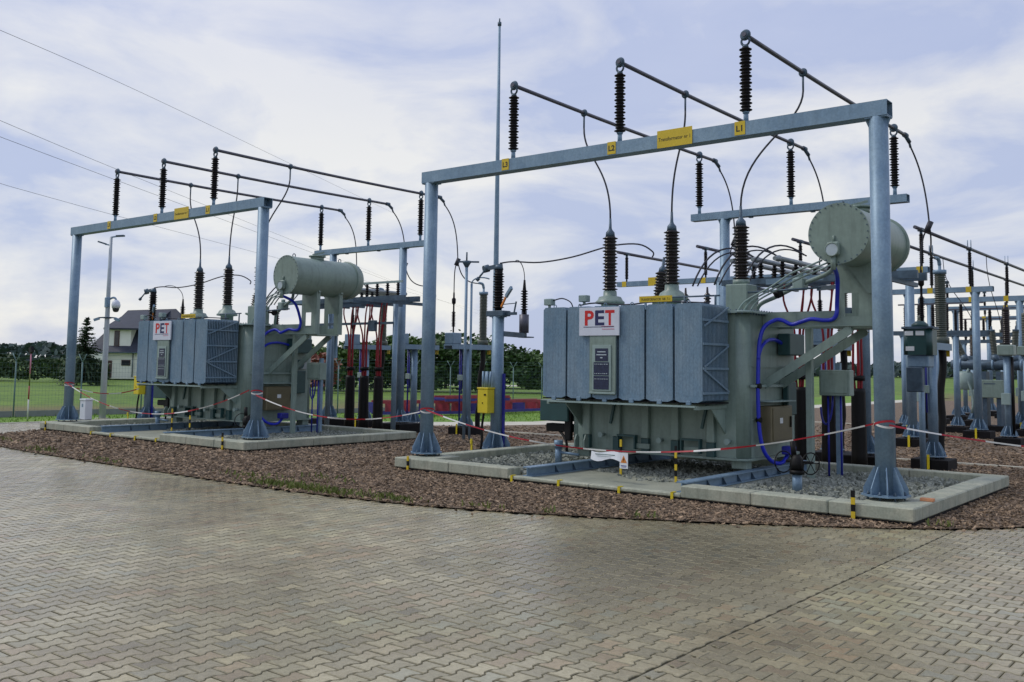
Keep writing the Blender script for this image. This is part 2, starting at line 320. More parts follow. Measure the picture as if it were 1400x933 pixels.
    def prism(s, poly, o, ex, ey, ez, d):                               # poly in (ex, ey) extruded by d along ez
        o = Vector(o); ex = Vector(ex); ey = Vector(ey); ez = Vector(ez)
        a = [s._p(o+ex*p[0]+ey*p[1]) for p in poly]; b = [s._p(o+ex*p[0]+ey*p[1]+ez*d) for p in poly]
        s.face(a[::-1]); s.face(b); s.link(a, b, False); return s
    def bar(s, p0, p1, w, h, up=(0, 0, 1)):
        p0 = Vector(p0); p1 = Vector(p1); t = (p1-p0).normalized(); sd_ = t.cross(Vector(up)).normalized(); uu = sd_.cross(t)
        return s.prism([(-w/2, -h/2), (w/2, -h/2), (w/2, h/2), (-w/2, h/2)], p0, sd_, uu, t, (p1-p0).length)
    def clusters(s):
        par = list(range(len(s.v)))
        def find(i):
            while par[i] != i: par[i] = par[par[i]]; i = par[i]
            return i
        for f in s.f:
            a = find(f[0])
            for k in f[1:]: par[find(k)] = a
        bb = {}
        for i, v in enumerate(s.v):
            r_ = find(i)
            if r_ in bb:
                lo, hi = bb[r_]
                for k in range(3): lo[k] = min(lo[k], v[k]); hi[k] = max(hi[k], v[k])
            else: bb[r_] = (list(v), list(v))
        ks = list(bb); g = list(range(len(ks)))
        def fg(i):
            while g[i] != i: i = g[i]
            return i
        for i in range(len(ks)):
            for j in range(i):
                (a, c), (d, e) = bb[ks[i]], bb[ks[j]]
                if all(a[k]-.006 <= e[k] and d[k]-.006 <= c[k] for k in range(3)): g[fg(i)] = fg(j)
        out_ = {}
        for i, r_ in enumerate(ks): out_.setdefault(fg(i), set()).add(r_)
        return [[n for n, f in enumerate(s.f) if find(f[0]) in grp] for grp in out_.values()]
    def build(s, name, m, parent=None, label=None, origin=None):
        if parent and name in FINE: kind = 'stuff'
        else: kind = None
        if parent and not kind and name not in JOINED and len(s.f) < 4000:
            cl = s.clusters()
            if len(cl) > 1:
                first = None
                for fl in cl:
                    q = MB(); mp_ = {}
                    for n in fl:
                        for k in s.f[n]:
                            if k not in mp_: mp_[k] = len(q.v); q.v.append(s.v[k])
                        q.f.append(tuple(mp_[k] for k in s.f[n])); q.sm.append(s.sm[n]); q.mi.append(s.mi[n])
                    o = q.make(name, m, parent, label, origin); first = first or o
                return first
        o = s.make(name, m, parent, label, origin)
        if kind: o['kind'] = kind
        return o
    def make(s, name, m, parent=None, label=None, origin=None):
        og = Vector(ORG[parent.name]) if parent else Vector(origin or (0, 0, 0))
        me = bpy.data.meshes.new(name); me.from_pydata([v-og for v in s.v], [], s.f)
        smooth_on(me, s.sm)
        for x in (m if isinstance(m, (list, tuple)) else [m]): me.materials.append(M[x] if isinstance(x, str) else x)
        if isinstance(m, (list, tuple)): me.polygons.foreach_set('material_index', s.mi)
        me.update()
        o = bpy.data.objects.new(name, me); COL.objects.link(o)
        if parent: o.parent = parent
        else: o.location = og
        ORG[o.name] = tuple(og)
        if label: o['label'] = label
        return o
BAY = []
def T(name, cat, label, loc, group=None, far=None):
    o = bpy.data.objects.new(name, None); COL.objects.link(o); o.location = loc; o.empty_display_size = 0.1
    o['label'] = label; o['category'] = cat
    if group: o['group'] = group
    ORG[o.name] = tuple(loc)
    if far: BAY.append((o, far))
    return o
def tag(o, label, cat, group=None, far=None):
    o['label'] = label; o['category'] = cat
    if group: o['group'] = group
    if far: BAY.append((o, far))
    return o
def dup(o, loc=None, label=None, parent=None):
    c = o.copy(); COL.objects.link(c); c.parent = parent
    if loc is not None: c.location = loc
    if label: c['label'] = label
    for ch in list(o.children): dup(ch, parent=c)
    return c
def structure(o, kind='structure'): o['kind'] = kind; return o
def bez(p0, h0, h1, p1, n=14):
    p0, h0, h1, p1 = map(Vector, (p0, h0, h1, p1)); o = []
    for k in range(n+1):
        t = k/n; o.append(p0*(1-t)**3+h0*3*t*(1-t)**2+h1*3*t*t*(1-t)+p1*t**3)
    return o
def smoothpath(pts, n=5):
    P = [Vector(p) for p in pts]; o = []
    for i in range(len(P)-1):
        a = P[max(i-1, 0)]; b = P[i]; c = P[i+1]; d = P[min(i+2, len(P)-1)]
        for k in range(n):
            t = k/n
            o.append(0.5*((2*b)+(c-a)*t+(2*a-5*b+4*c-d)*t*t+(3*b-a-3*c+d)*t**3))
    o.append(P[-1]); return o
def text_mb(txt, size, o, ex, ey, ez, depth=0.004, width=None, bold=0.0):
    cu = bpy.data.curves.new('lettering', 'FONT'); cu.body = txt; cu.size = size; cu.extrude = depth/2; cu.offset = bold
    cu.align_x = 'CENTER'; cu.align_y = 'CENTER'; cu.resolution_u = 3
    ob = bpy.data.objects.new('lettering', cu); COL.objects.link(ob)
    dg = bpy.context.evaluated_depsgraph_get(); me = bpy.data.meshes.new_from_object(ob.evaluated_get(dg))
    xs = [v.co.x for v in me.vertices]; k = 1.0
    if width: k = width/(max(xs)-min(xs))
    b = MB(); o = Vector(o); ex = Vector(ex); ey = Vector(ey); ez = Vector(ez)
    for v in me.vertices: b._p(o+ex*v.co.x*k+ey*v.co.y+ez*v.co.z)
    for p in me.polygons: b.face(tuple(p.vertices))
    bpy.data.objects.remove(ob); bpy.data.curves.remove(cu); bpy.data.meshes.remove(me)
    return b
XA, YA, ZA = (1, 0, 0), (0, 1, 0), (0, 0, 1)
FRONT = dict(ex=(1, 0, 0), ey=(0, 0, 1), ez=(0, -1, 0))                 # lettering that faces the road
def sheds(z0, z1, rc, rs, n, alt=0.82):
    pr = [(z0, rc)]; p = (z1-z0)/n
    for k in range(n):
        z = z0+p*k; R_ = rs if k % 2 == 0 else rs*alt
        pr += [(z+p*.18, rc), (z+p*.42, R_), (z+p*.55, R_), (z+p*.85, rc)]
    return pr+[(z1, rc)]
def far_at(r, d, z=0.0):                                                # metres to the side and metres out, seen from the road
    return (14.953-d*math.sin(YAW)+r*math.cos(YAW), -15.81+d*math.cos(YAW)+r*math.sin(YAW), z)
DX, DY = -15.992, -0.071                                                # the far bay stands this far from the near one
ZR = 0.25

# ------------------------------------------------------------------ ground, field, path, pavement
def GZ(y): return -0.25*min(1, max(0, (y-6.5)/3.9))                      # the yard falls a little behind the bays
def sheet(name, poly, z, m, kind='structure', slope=False):
    if not slope:
        b = MB(); b.face([b._p((x, y, z)) for x, y in poly]); o = b.build(name, m); o['kind'] = kind; return o
    bm = bmesh.new(); bm.faces.new([bm.verts.new((x, y, 0)) for x, y in poly])
    for yy in (6.5, 10.4): bmesh.ops.bisect_plane(bm, geom=bm.verts[:]+bm.edges[:]+bm.faces[:], plane_co=(0, yy, 0), plane_no=(0, 1, 0))
    for v in bm.verts: v.co.z = z+GZ(v.co.y)
    bm.normal_update()
    for f in bm.faces:
        if f.normal.z < 0: f.normal_flip()
    me = bpy.data.meshes.new(name); bm.to_mesh(me); bm.free(); me.materials.append(M[m]); o = bpy.data.objects.new(name, me); COL.objects.link(o); o['kind'] = kind; return o
sheet('meadow', [(-2500, -1500), (1500, -1500), (2200, 3000), (-2500, 3000)], -0.40, 'field')
# boundary between the pavement and the wood chips, walked from far left round to the right
EDGE = [(-16.4, 40), (-16.4, 10), (-16.35, 1.2), (-16.1, -0.9), (-15.4, -2.2), (-14.2, -3.2), (-12.4, -4.0), (-10.2, -4.45), (-6.5, -4.62), (-3.6, -4.66),
        (-1.2, -4.70), (1.2, -4.68), (3.0, -4.52), (4.4, -4.25), (5.6, -3.85), (6.6, -3.42), (7.6, -2.92), (8.5, -2.42), (9.4, -1.88), (10.25, -1.32),
        (11.1, -0.6), (11.8, 0.32), (12.4, 1.5), (12.8, 3.2), (13.0, 6.0), (13.0, 75)]
EDGE_S = [p for p in smoothpath([(x, y, 0) for x, y in EDGE[1:-1]], 4)]
CH = [(-9.6, 75), (-9.6, 19), (-11.5, 14.8), (-14.5, 12), (-16.4, 9.9)]
mulch_poly = [(p.x, p.y) for p in EDGE_S if p.y < 9.8 or p.x > 0]+[(13.0, 75)]+CH
sheet('mulch_bed', mulch_poly, 0.0, 'chipbase', slope=True)
sheet('pavement_bed', [(-20.2, -30), (40, -30), (40, 60), (12.9, 60), (12.9, 3), (0, -1.5), (-14, -1.5), (-16.3, 1), (-16.3, 11), (-20.2, 6)], -0.032, 'joint', slope=True)
sheet('perimeter_path', [(-20.2, 4.2), (-16.3, 4.2), (-16.3, 10.0), (-14.4, 12.1), (-11.4, 14.9), (-9.5, 19.1), (-9.5, 75), (-11.9, 75), (-11.9, 19.5), (-14.2, 16.0), (-17.6, 12.2), (-20.2, 8.5)], -0.014, 'path', slope=True)
sheet('grass_verge', [(-27, -30), (-20.2, -30), (-20.2, 8.5), (-17.6, 12.2), (-14.2, 16.0), (-11.9, 19.5), (-11.9, 90), (-19, 90), (-24.6, 5)], -0.030, 'grass', slope=True)
b = MB(); b.box(-20.32, -20.2, -30, 6.4, -0.1, 0.0, 0.01); structure(b.build('kerb', 'path'))
for (x0, y0, x1, y1) in ((-9.0, 12.83, 13.0, 12.83), (-9.2, 30, 13, 30)):
    b = MB(); b.box(x0, x1, y0-.05, y0+.05, -0.35, -.20, 0.008); structure(b.build('kerb', 'path'))

def poly_in(x, y, P):
    c = False; j = len(P)-1
    for i in range(len(P)):
        xi, yi = P[i]; xj, yj = P[j]
        if (yi > y) != (yj > y) and x < (xj-xi)*(y-yi)/(yj-yi)+xi: c = not c
        j = i
    return c
_sy, _cy = math.sin(YAW), math.cos(YAW)
def view_rd(x, y):
    dx, dy = x-14.953, y+15.81; return dx*_cy+dy*_sy, -dx*_sy+dy*_cy
def seen(x, y, margin=2.2):
    r, d = view_rd(x, y); return d > 4.4 and -0.525*d-margin < r < 0.55*d+margin
PL, PW, PD, PG = 0.24, 0.176, 0.0165, 0.0040
def paver_rings():
    e = 0.016; hs = [-PL/2, -PL/4-e, -PL/4+e, PL/4-e, PL/4+e, PL/2]; of = [PD, PD, -PD, -PD, PD, PD]
    out_ = []
    for ins in (PG+0.0105, PG):
        top = []; 
        for k, (x, o_) in enumerate(zip(hs, of)):
            xx = x+(ins if k == 0 else -ins if k == 5 else (ins*.5 if k in (2,) else -ins*.5 if k in (3,) else 0))
            top.append((xx, PW/2-ins+o_))
        bot = [(x, -y) for x, y in top][::-1]
        out_.append(top[::-1]+bot[::-1])
    return out_
PR = paver_rings()
PV_N = len(PR[0])
def paver_faces():
    f = [tuple(range(PV_N))]
    for ring in (0, 1):
        a, bb = ring*PV_N, (ring+1)*PV_N
        for k in range(PV_N): k2 = (k+1) % PV_N; f.append((a+k, bb+k, bb+k2, a+k2))
    return f
PF = paver_faces()
PVT = [(x, y, 0.0) for x, y in PR[0]]+[(x, y, -0.0045) for x, y in PR[1]]+[(x, y, -0.03) for x, y in PR[1]]
SEAM = 11.12
cells = []
mp_in = mulch_poly
def add_cells():
    # field one: rows run along Y, left of the seam
    i0 = int(-20/PW)
    for i in range(i0, int(SEAM/PW)+1):
        x = SEAM-0.006-PW*0.5-(int(SEAM/PW)-i)*PW
        for j in range(int(-16/PL), int(10/PL)):
            y = (j+(0.5 if i % 2 else 0))*PL
            if y > -4.0 and x > -15.6 and poly_in(x, y, mp_in): continue
            if y < 4.1 and x > -20.05 and seen(x, y) and not poly_in(x, y, mp_in): cells.append((x, y, math.pi/2, 1.0 if i < int(SEAM/PW) else -1.0))
    for j in range(int(-16/PW), int(16/PW)):
        y = j*PW
        for i in range(0, 70):
            x = SEAM+0.001+PL*0.5+(i+(0.5 if j % 2 else 0))*PL
            if seen(x, y) and not poly_in(x, y, mp_in) and x < 26: cells.append((x, y, 0.0, 1.0))
        if j % 2 and seen(SEAM+0.07, y) and not poly_in(SEAM+0.07, y, mp_in): cells.append((SEAM+0.001+PL*0.25, y, 0.0, 0.5))
add_cells()
def nearness(c):
    r, d = view_rd(c[0], c[1]); inside = -0.517*d < r < 0.543*d and d > 6.6
    return (0 if inside and c[3] == 1.0 else 1, d)
cells.sort(key=nearness)
pave = MB(); pave.box(-20.2, 26, -16.5, -16.4, -0.2, -0.02); pave = structure(pave.build('pavement', 'joint'))
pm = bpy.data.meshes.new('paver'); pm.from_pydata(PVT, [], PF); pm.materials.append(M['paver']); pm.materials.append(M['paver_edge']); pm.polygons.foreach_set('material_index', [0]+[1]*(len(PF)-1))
ZP = -0.018
rng = random.Random(3)
for c in cells[:300]:
    o = bpy.data.objects.new('paver', pm); COL.objects.link(o); o.parent = pave
    o.location = (c[0], c[1], ZP+rng.uniform(-.0018, .0018)); o.rotation_euler = (rng.uniform(-.006, .006), rng.uniform(-.006, .006), c[2])
vs, fs, tone, edge = [], [], [], []
for (x, y, a, sx) in cells[300:]:
    near = view_rd(x, y)[1] < 16; z = ZP+rng.uniform(-.0018, .0018); tx, ty = rng.uniform(-.007, .007), rng.uniform(-.007, .007); base = len(vs)
    nv = PV_N*3 if near else PV_N*2; t = rng.random()
    for k in range(nv):
        px, py, pz = PVT[k]; px *= abs(sx)
        if sx < 0: py = max(py, -PW*.5+(.004 if k >= PV_N else .010))
        if not near and k >= PV_N: pz = -0.016
        if a: wx, wy = x-py, y+px
        else: wx, wy = x+px, y+py
        vs.append((wx, wy, z+pz+tx*px+ty*py))
    nf = 1+PV_N*2 if near else 1+PV_N
    for f in PF[:nf]: fs.append(tuple(base+k for k in f)); tone.append(t); edge.append(0 if len(f) > 4 else 1)
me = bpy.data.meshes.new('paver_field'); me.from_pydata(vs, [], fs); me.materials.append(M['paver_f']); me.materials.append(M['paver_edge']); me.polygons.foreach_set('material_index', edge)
at = me.attributes.new('tone', 'FLOAT', 'FACE'); at.data.foreach_set('value', tone)
o = bpy.data.objects.new('paver_field', me); COL.objects.link(o); o.parent = pave; o['kind'] = 'stuff'
print('pavers', len(cells))

# wood chips and gravel
def scatter_boxes(name, m, spots, size, parent=None, lift=0.0):
    vs, fs, tones = [], [], []
    r = random.Random(11)
    for (x, y, z, k) in spots:
        L = r.uniform(*size[0])*k; Wd = r.uniform(*size[1])*k; H = r.uniform(*size[2])*k; a = r.uniform(0, math.pi); b_ = r.uniform(-.45, .45); c_ = r.uniform(-.5, .5)
        mx = Matrix.Rotation(a, 3, 'Z') @ Matrix.Rotation(b_, 3, 'Y') @ Matrix.Rotation(c_, 3, 'X'); base = len(vs); tp = r.uniform(.4, .9); bend = r.uniform(-.25, .35)*H*3
        for (i, j, l) in ((-1, -1, 0), (1, -1, 0), (1, 1, 0), (-1, 1, 0), (-1, -1, 1), (1, -1, 1), (1, 1, 1), (-1, 1, 1)):
            q = mx @ Vector((i*L*.5, j*Wd*.5*(tp if i > 0 else 1)+r.uniform(-.1, .1)*Wd, (l-.3)*H+bend*j)); vs.append((x+q.x, y+q.y, z+lift+q.z))
        tn = min(1, max(0, r.gauss(.42, .24))) if r.random() < .9 else 1.0
        for f in ((4, 5, 6, 7), (0, 1, 5, 4), (1, 2, 6, 5), (2, 3, 7, 6), (3, 0, 4, 7)): fs.append(tuple(base+k_ for k_ in f)); tones.append(tn)
    me = bpy.data.meshes.new(name); me.from_pydata(vs, [], fs); me.materials.append(M[m]); me.attributes.new('tone', 'FLOAT', 'FACE').data.foreach_set('value', tones)
    o = bpy.data.objects.new(name, me); COL.objects.link(o); o['kind'] = 'stuff'
    if parent: o.parent = parent; o.location = -Vector(ORG[parent.name])
    return o
spots = []
rr = random.Random(5)
def in_basin(x, y):
    for ox in (0, DX):
        if -.15+ox < x < 10.6+ox and -.8 < y < 5.35: return True
    return False
for cx in range(-17, 14):
    for cy in range(-5, 30):
        r, d = view_rd(cx+.5, cy+.5)
        if not seen(cx+.5, cy+.5, 2): continue
        dens = 330 if d < 19 else 190 if d < 24 else 90 if d < 30 else 32 if d < 40 else 8
        for k in range(dens):
            x, y = cx+rr.random(), cy+rr.random()
            if poly_in(x+rr.gauss(0, (.04 if rr.random() < .95 else .35)), y+rr.gauss(0, (.04 if rr.random() < .95 else .35)), mulch_poly) and not in_basin(x, y): spots.append((x, y, GZ(y), 1.0 if d < 24 else 1.35))
scatter_boxes('wood_chips', 'chip', spots, ((.035, .10), (.014, .035), (.007, .016)), lift=0.008)
print('chips', len(spots))
# weeds along the chip edge
vs, fs = [], []
for (cx, cy, n, sp) in ((0.2, -4.45, 110, .30), (1.1, -4.4, 240, .5), (2.0, -4.45, 150, .35), (3.2, -4.25, 120, .3), (-9.0, -4.25, 60, .4), (-12.8, -3.6, 40, .4), (7.3, -2.95, 16, .15), (10.9, -.6, 14, .12), (4.9, -3.9, 26, .2), (-1.0, -3.9, 50, .5), (-5.6, -4.4, 30, .4), (6.0, -3.5, 12, .15), (0.3, -3.2, 40, .5)):
    for k in range(n):
        x, y = cx+rr.gauss(0, sp), cy+rr.gauss(0, sp*.35); h = rr.uniform(.03, .10); a = rr.uniform(0, 6.28); w = rr.uniform(.008, .022)
        if not poly_in(x, y, mulch_poly): continue
        dx, dy = math.cos(a)*w, math.sin(a)*w; lx, ly = rr.uniform(-.05, .05), rr.uniform(-.05, .05); base = len(vs)
        vs += [(x-dx, y-dy, .0), (x+dx, y+dy, .0), (x+lx+dx*.7, y+ly+dy*.7, h), (x+lx*1.6, y+ly*1.6, h*1.2), (x+lx-dx*.7, y+ly-dy*.7, h)]
        fs.append(tuple(range(base, base+5)))
me = bpy.data.meshes.new('weeds'); me.from_pydata(vs, [], fs); me.materials.append(M['weed'])
o = bpy.data.objects.new('weeds', me); COL.objects.link(o); o['kind'] = 'stuff'
# a loose layer of longer grass on the verge
vs, fs = [], []
for k in range(9000):
    d = rr.uniform(31, 58); r = rr.uniform(-.53, .12)*d; x, y, _ = far_at(r, d)
    if not poly_in(x, y, [(-24.3, -10), (-20.3, -10), (-20.3, 8.5), (-17.6, 12.2), (-14.2, 16.0), (-11.9, 19.5), (-11.9, 60), (-20, 60), (-24.2, 5)]): continue
    h = rr.uniform(.03, .09); a = rr.uniform(0, 3.14); w = .02; dx, dy = math.cos(a)*w, math.sin(a)*w; base = len(vs)
    g_ = GZ(y); vs += [(x-dx, y-dy, -.03+g_), (x+dx, y+dy, -.03+g_), (x+rr.uniform(-.05, .05), y+rr.uniform(-.05, .05), h+g_)]; fs.append((base, base+1, base+2))
me = bpy.data.meshes.new('grass_blades'); me.from_pydata(vs, [], fs); me.materials.append(M['grass'])
o = bpy.data.objects.new('grass_blades', me); COL.objects.link(o); o['kind'] = 'stuff'

# ------------------------------------------------------------------ the bays: built once near the road, copied to the far bay at the end
# concrete catch basins
t = T('concrete_basin', 'basin', 'concrete oil basin under the right transformer, its rim nearest the paving', (5, 2, 0), 'transformer basins',
      'concrete oil basin under the left transformer, farther from the paving')
def wall(x0, x1, y0, y1, along, n, z1=ZR, z0=0.045):
    for k in range(n):
        b = MB(); g = 0.004
        if along == 'x': a0 = x0+(x1-x0)*k/n; a1 = x0+(x1-x0)*(k+1)/n; b.box(a0+(g if k else 0), a1-(g if k < n-1 else 0), y0, y1, z0, z1, 0.018)
        else: a0 = y0+(y1-y0)*k/n; a1 = y0+(y1-y0)*(k+1)/n; b.box(x0, x1, a0+(g if k else 0), a1-(g if k < n-1 else 0), z0, z1, 0.018)
        b.build('coping_block', 'conc', t)
BX0, BX1, BY0, BY1 = -0.15, 10.6, -0.84, 5.35
wall(BX0, 3.0, BY0, BY0+.42, 'x', 2); wall(6.78, BX1, BY0, BY0+.42, 'x', 3)
wall(BX0, BX1, BY1-.32, BY1, 'x', 6); wall(BX0, BX0+.34, BY0+.424, BY1-.324, 'y', 3); wall(BX1-.40, BX1, BY0+.424, BY1-.324, 'y', 3)
wall(3.004, 6.776, BY0, BY0+.16, 'x', 2, 0.115)
b = MB(); b.box(BX0+.02, BX1-.02, BY0+.02, BY1-.02, -0.05, 0.043); b.build('dark_base', 'bit', t)
b = MB(); b.box(3.01, 6.77, BY0+.165, 1.25, 0.046, 0.095, .01); b.build('apron_slab', 'concf', t)
b = MB(); b.box(3.02, 3.62, 1.256, BY1-.33, 0.046, 0.088, .01); b.box(6.40, 7.05, BY0+.43, BY1-.33, 0.046, 0.088, .01); b.build('rail_footing', 'concf', t)
for x in (0.10, 9.90):
    b = MB(); b.box(x-.20, x+.54 if x < 5 else x+.28, BY0+.425, 0.42, 0.046, ZR-.004, .015); b.build('pedestal', 'conc', t)
b = MB(); b.box(BX0+.35, 3.01, BY0+.43, BY1-.33, 0.046, 0.075); b.box(7.06, BX1-.41, BY0+.43, BY1-.33, 0.046, 0.085); b.box(3.63, 6.39, 1.27, BY1-.33, 0.046, 0.078); b.build('gravel_bed', 'stone', t)
gs = []
for k in range(5200):
    x, y = rr.uniform(BX0+.36, BX1-.43), rr.uniform(BY0+.45, BY1-.35)
    if (3.0 < x < 6.8 and y < 1.25 and not (4.3 < x < 6.3 and y > .35+.5*abs(x-5.3) and rr.random() < .8)) or 3.0 < x < 3.62 or 6.4 < x < 7.05: continue
    if (x < .7 or x > 9.6) and y < .45: continue
    gs.append((x, y, 0.085, 1.0 if x < 7 else 1.25))
scatter_boxes('gravel', 'stone', gs, ((.04, .10), (.03, .07), (.02, .045)), t)

def rail(x, la, lf):
    t = T('steel_rail', 'rail', la, (x, -0.6, .09), 'transformer rails', lf); y0, y1 = (-0.62, 5.0)
    b = MB(); z0 = .096
    for (a, c, d, e) in ((-.10, .10, 0, .022), (-.009, .009, .022, .168), (-.10, .10, .168, .19)): b.box(x+a, x+c, y0, y1, z0+d, z0+e)
    b.build('beam', 'galv', t)
    for k in range(7):
        y = .3+k*.62; b = MB(); b.prism([(0, 0), (.09, 0), (.0, .14)], (x+.011, y, z0+.023), (1, 0, 0), (0, 0, 1), (0, 1, 0), .012); b.build('stiffener', 'galv_dark', t)
rail(3.3, 'left-hand blue-grey rail beam under the right transformer, ending at the low sill', 'left-hand rail beam under the left transformer')
rail(6.68, 'right-hand blue-grey rail beam under the right transformer, in the gravel', 'right-hand rail beam under the left transformer')

def post(t, x, y, z0, z1, r, plate, hg=0.42, n=8, m='galv'):
    b = MB(); b.cyl((x, y, z0+.075), (x, y, z1), r, n=24); p = b.build('post', m, t)
    b = MB(); k = plate*1.0
    b.prism([(k*math.cos(math.pi/8+math.pi/4*i), k*math.sin(math.pi/8+math.pi/4*i)) for i in range(8)], (x, y, z0+.05), XA, YA, ZA, .028); b.build('base_plate', m, p)
    for i in range(n):
        a = 2*math.pi*i/n+math.pi/8; d = Vector((math.cos(a), math.sin(a), 0)); s_ = Vector((-d.y, d.x, 0))
        b = MB(); b.prism([(r-.01, 0), (plate*.9, 0), (plate*.9, hg*.22), (plate*.62, hg*.72), (r+.02, hg), (r-.01, hg)], Vector((x, y, z0+.079))-s_*.007, d, ZA, s_, .014); b.build('gusset', m, p)
    b = MB()
    for i in range(n):
        a = 2*math.pi*(i+.5)/n+math.pi/8; b.cyl((x+plate*.78*math.cos(a), y+plate*.78*math.sin(a), z0-.03), (x+plate*.78*math.cos(a), y+plate*.78*math.sin(a), z0+.13), .014, n=6); b.cyl((x+plate*.78*math.cos(a), y+plate*.78*math.sin(a), z0+.079), (x+plate*.78*math.cos(a), y+plate*.78*math.sin(a), z0+.105), .026, n=6)
    b.build('anchor_bolts', 'galv_dark', p)
    b = MB(); b.box(x-r-.03, x+r+.03, y-.13, y+.13, z1-.02, z1-.002)
    for s_ in (-1, 1): b.prism([(r-.01, 0), (r+.055, 0), (r-.01, -.16)], (x, y-.006, z1-.021), (s_, 0, 0), ZA, YA, .012)
    b.build('head_plate', m, p)
    return p
def rect_tube(x0, x1, y0, y1, z0, z1, w=.012):
    b = MB(); rings = []
    for (x, i) in ((x0+.25, w), (x0, w), (x0, 0), (x1, 0), (x1, w), (x1-.25, w)):
        rings.append([b._p((x, y, z)) for y, z in ((y0+i, z0+i), (y1-i, z0+i), (y1-i, z1-i), (y0+i, z1-i))])
    b.face(rings[0][::-1]); b.face(rings[-1])
    for a, c in zip(rings, rings[1:]): b.link(a, c, False)
    return b
# front gantries
H = 6.607
t = T('front_gantry', 'gantry', 'tall blue-grey gantry with yellow L signs in front of the right transformer', (4.97, 0, ZR), 'front gantries',
      'blue-grey gantry with yellow signs in front of the left transformer')
post(t, 0, 0, ZR, H-.254, .150, .37); post(t, 9.937, 0, ZR, H-.254, .150, .37)
b = rect_tube(-.183, 10.12, -.1445, .1445, H-.252, H); b.build('beam', 'galv', t)
def sign(parent, x0, x1, z0, z1, y, txt, size, width=None, m='yellow', ink='ink', name='sign_plate', bold=0.0):
    b = MB(); b.box(x0, x1, y-.006, y, z0, z1, .0015); p = b.build(name, m, parent)
    if txt: text_mb(txt, size, ((x0+x1)/2, y-.0065, (z0+z1)/2-.01), width=width, bold=bold, **FRONT).build('lettering', ink, p)
    return p
PH = {'L3': 2.361, 'L2': 5.012, 'L1': 7.643}
for k, x in PH.items(): sign(t, x-.19 if k != 'L1' else x-.15, x+.0 if k != 'L1' else x+.05, H-.235, H+.01, -.147, k, .15, bold=.004)
sign(t, 5.93, 6.66, 6.345, 6.675, -.150, 'Transformator nr 1', .10, .66)
# rear gantries
t = T('rear_gantry', 'gantry', 'lower steel gantry behind the right transformer, its beam above the pale tank drum', (5, 8.375, 0), 'rear gantries', 'lower steel gantry behind the left transformer')
for x in (3.12, 6.83):
    b = MB(); b.box(x-.55, x+.55, 7.83, 8.92, -0.3, .22, .02); b.build('plinth', 'bit', t)
    post(t, x, 8.375, .22, 6.34, .135, .34, .38)
b = rect_tube(2.154, 7.95, 8.25, 8.50, 6.342, 6.534); b.build('beam', 'galv', t)
b = MB()
for x in (3.9, 5.6): b.box(x-.05, x+.05, 8.3, 8.4, 6.30, 6.341)
b.build('cleat', 'galv_dark', t)

# post insulators
def insulator(name, cat, label, x, y, z0, zs, ze, zt, far, group, rc=.068, rs=.112, n=19):
    t = T(name, cat, label, (x, y, z0), group, far)
    b = MB(); b.cyl((x, y, z0), (x, y, zs), .048, .042, 12); b.cyl((x, y, zs-.03), (x, y, zs), .06, n=12); b.build('foot', 'galv', t)
    b = MB(); b.lathe((x, y, 0), ZA, sheds(zs, ze, rc, rs, n), 16); b.build('shed_stack', 'ins', t)
    zc_ = (ze+.05+zt)/2-.02
    b = MB(); b.cyl((x, y, ze), (x, y, ze+.05), .062, .05, 12); b.torus((x, y, zc_), YA, .078, .022, 16, 6); b.torus((x, y, zt), YA, .075, .03, 14, 6); b.cyl((x, y-.05, zt), (x, y+.05, zt), .07, n=12); b.build('clamp', 'galv_dark', t)
    return t
words = {'L3': ('leftmost', 'L3'), 'L2': ('middle', 'L2'), 'L1': ('rightmost', 'L1')}
ZT = 8.217
for k, x in PH.items():
    w = words[k]
    insulator('post_insulator', 'insulator', f'{w[0]} black ribbed insulator standing on the front gantry beam of the right bay', x, 0, H, 6.815, 7.981, ZT,
              f'{w[0]} black ribbed insulator on the front gantry beam of the left bay', 'post insulators on the front gantries')
    insulator('post_insulator', 'insulator', f'{w[0]} black ribbed insulator standing on the rear gantry beam of the right bay', x, 8.375, 6.534, 6.75, 7.981, ZT,
              f'{w[0]} black ribbed insulator on the rear gantry beam of the left bay', 'post insulators on the rear gantries')
    # busbar
    t = T('busbar', 'busbar', f'{w[0]} grey tubular busbar running back above the right transformer', (x, 0, ZT), 'tubular busbars', f'{w[0]} tubular busbar running back above the left transformer')
    pts = [(x, -.07+9.40*i/12, ZT-.035*math.sin(math.pi*i/12)*(1 if i < 11 else .6)) for i in range(13)]
    b = MB(); b.tube(pts, .043, 12); b.build('tube', 'alu', t)
    b = MB(); b.torus((x, 2.648, ZT-.03), YA, .062, .03, 14, 6); b.cyl((x, 2.60, ZT-.03), (x, 2.70, ZT-.03), .066, n=12); b.cyl((x, 2.648, ZT-.09), (x, 2.648, ZT-.42), .024, .02, 8); b.build('drop_clamp', 'galv_dark', t)
    b = MB(); b.cyl((x, 9.24, ZT), (x, 9.40, ZT), .066, n=12); b.cyl((x, 9.36, ZT-.02), (x+.04, 9.52, ZT-.15), .05, n=10); b.cyl((x+.03, 9.5, ZT-.12), (x+.05, 9.56, ZT-.28), .03, n=8); b.build('end_clamp', 'galv_dark', t)

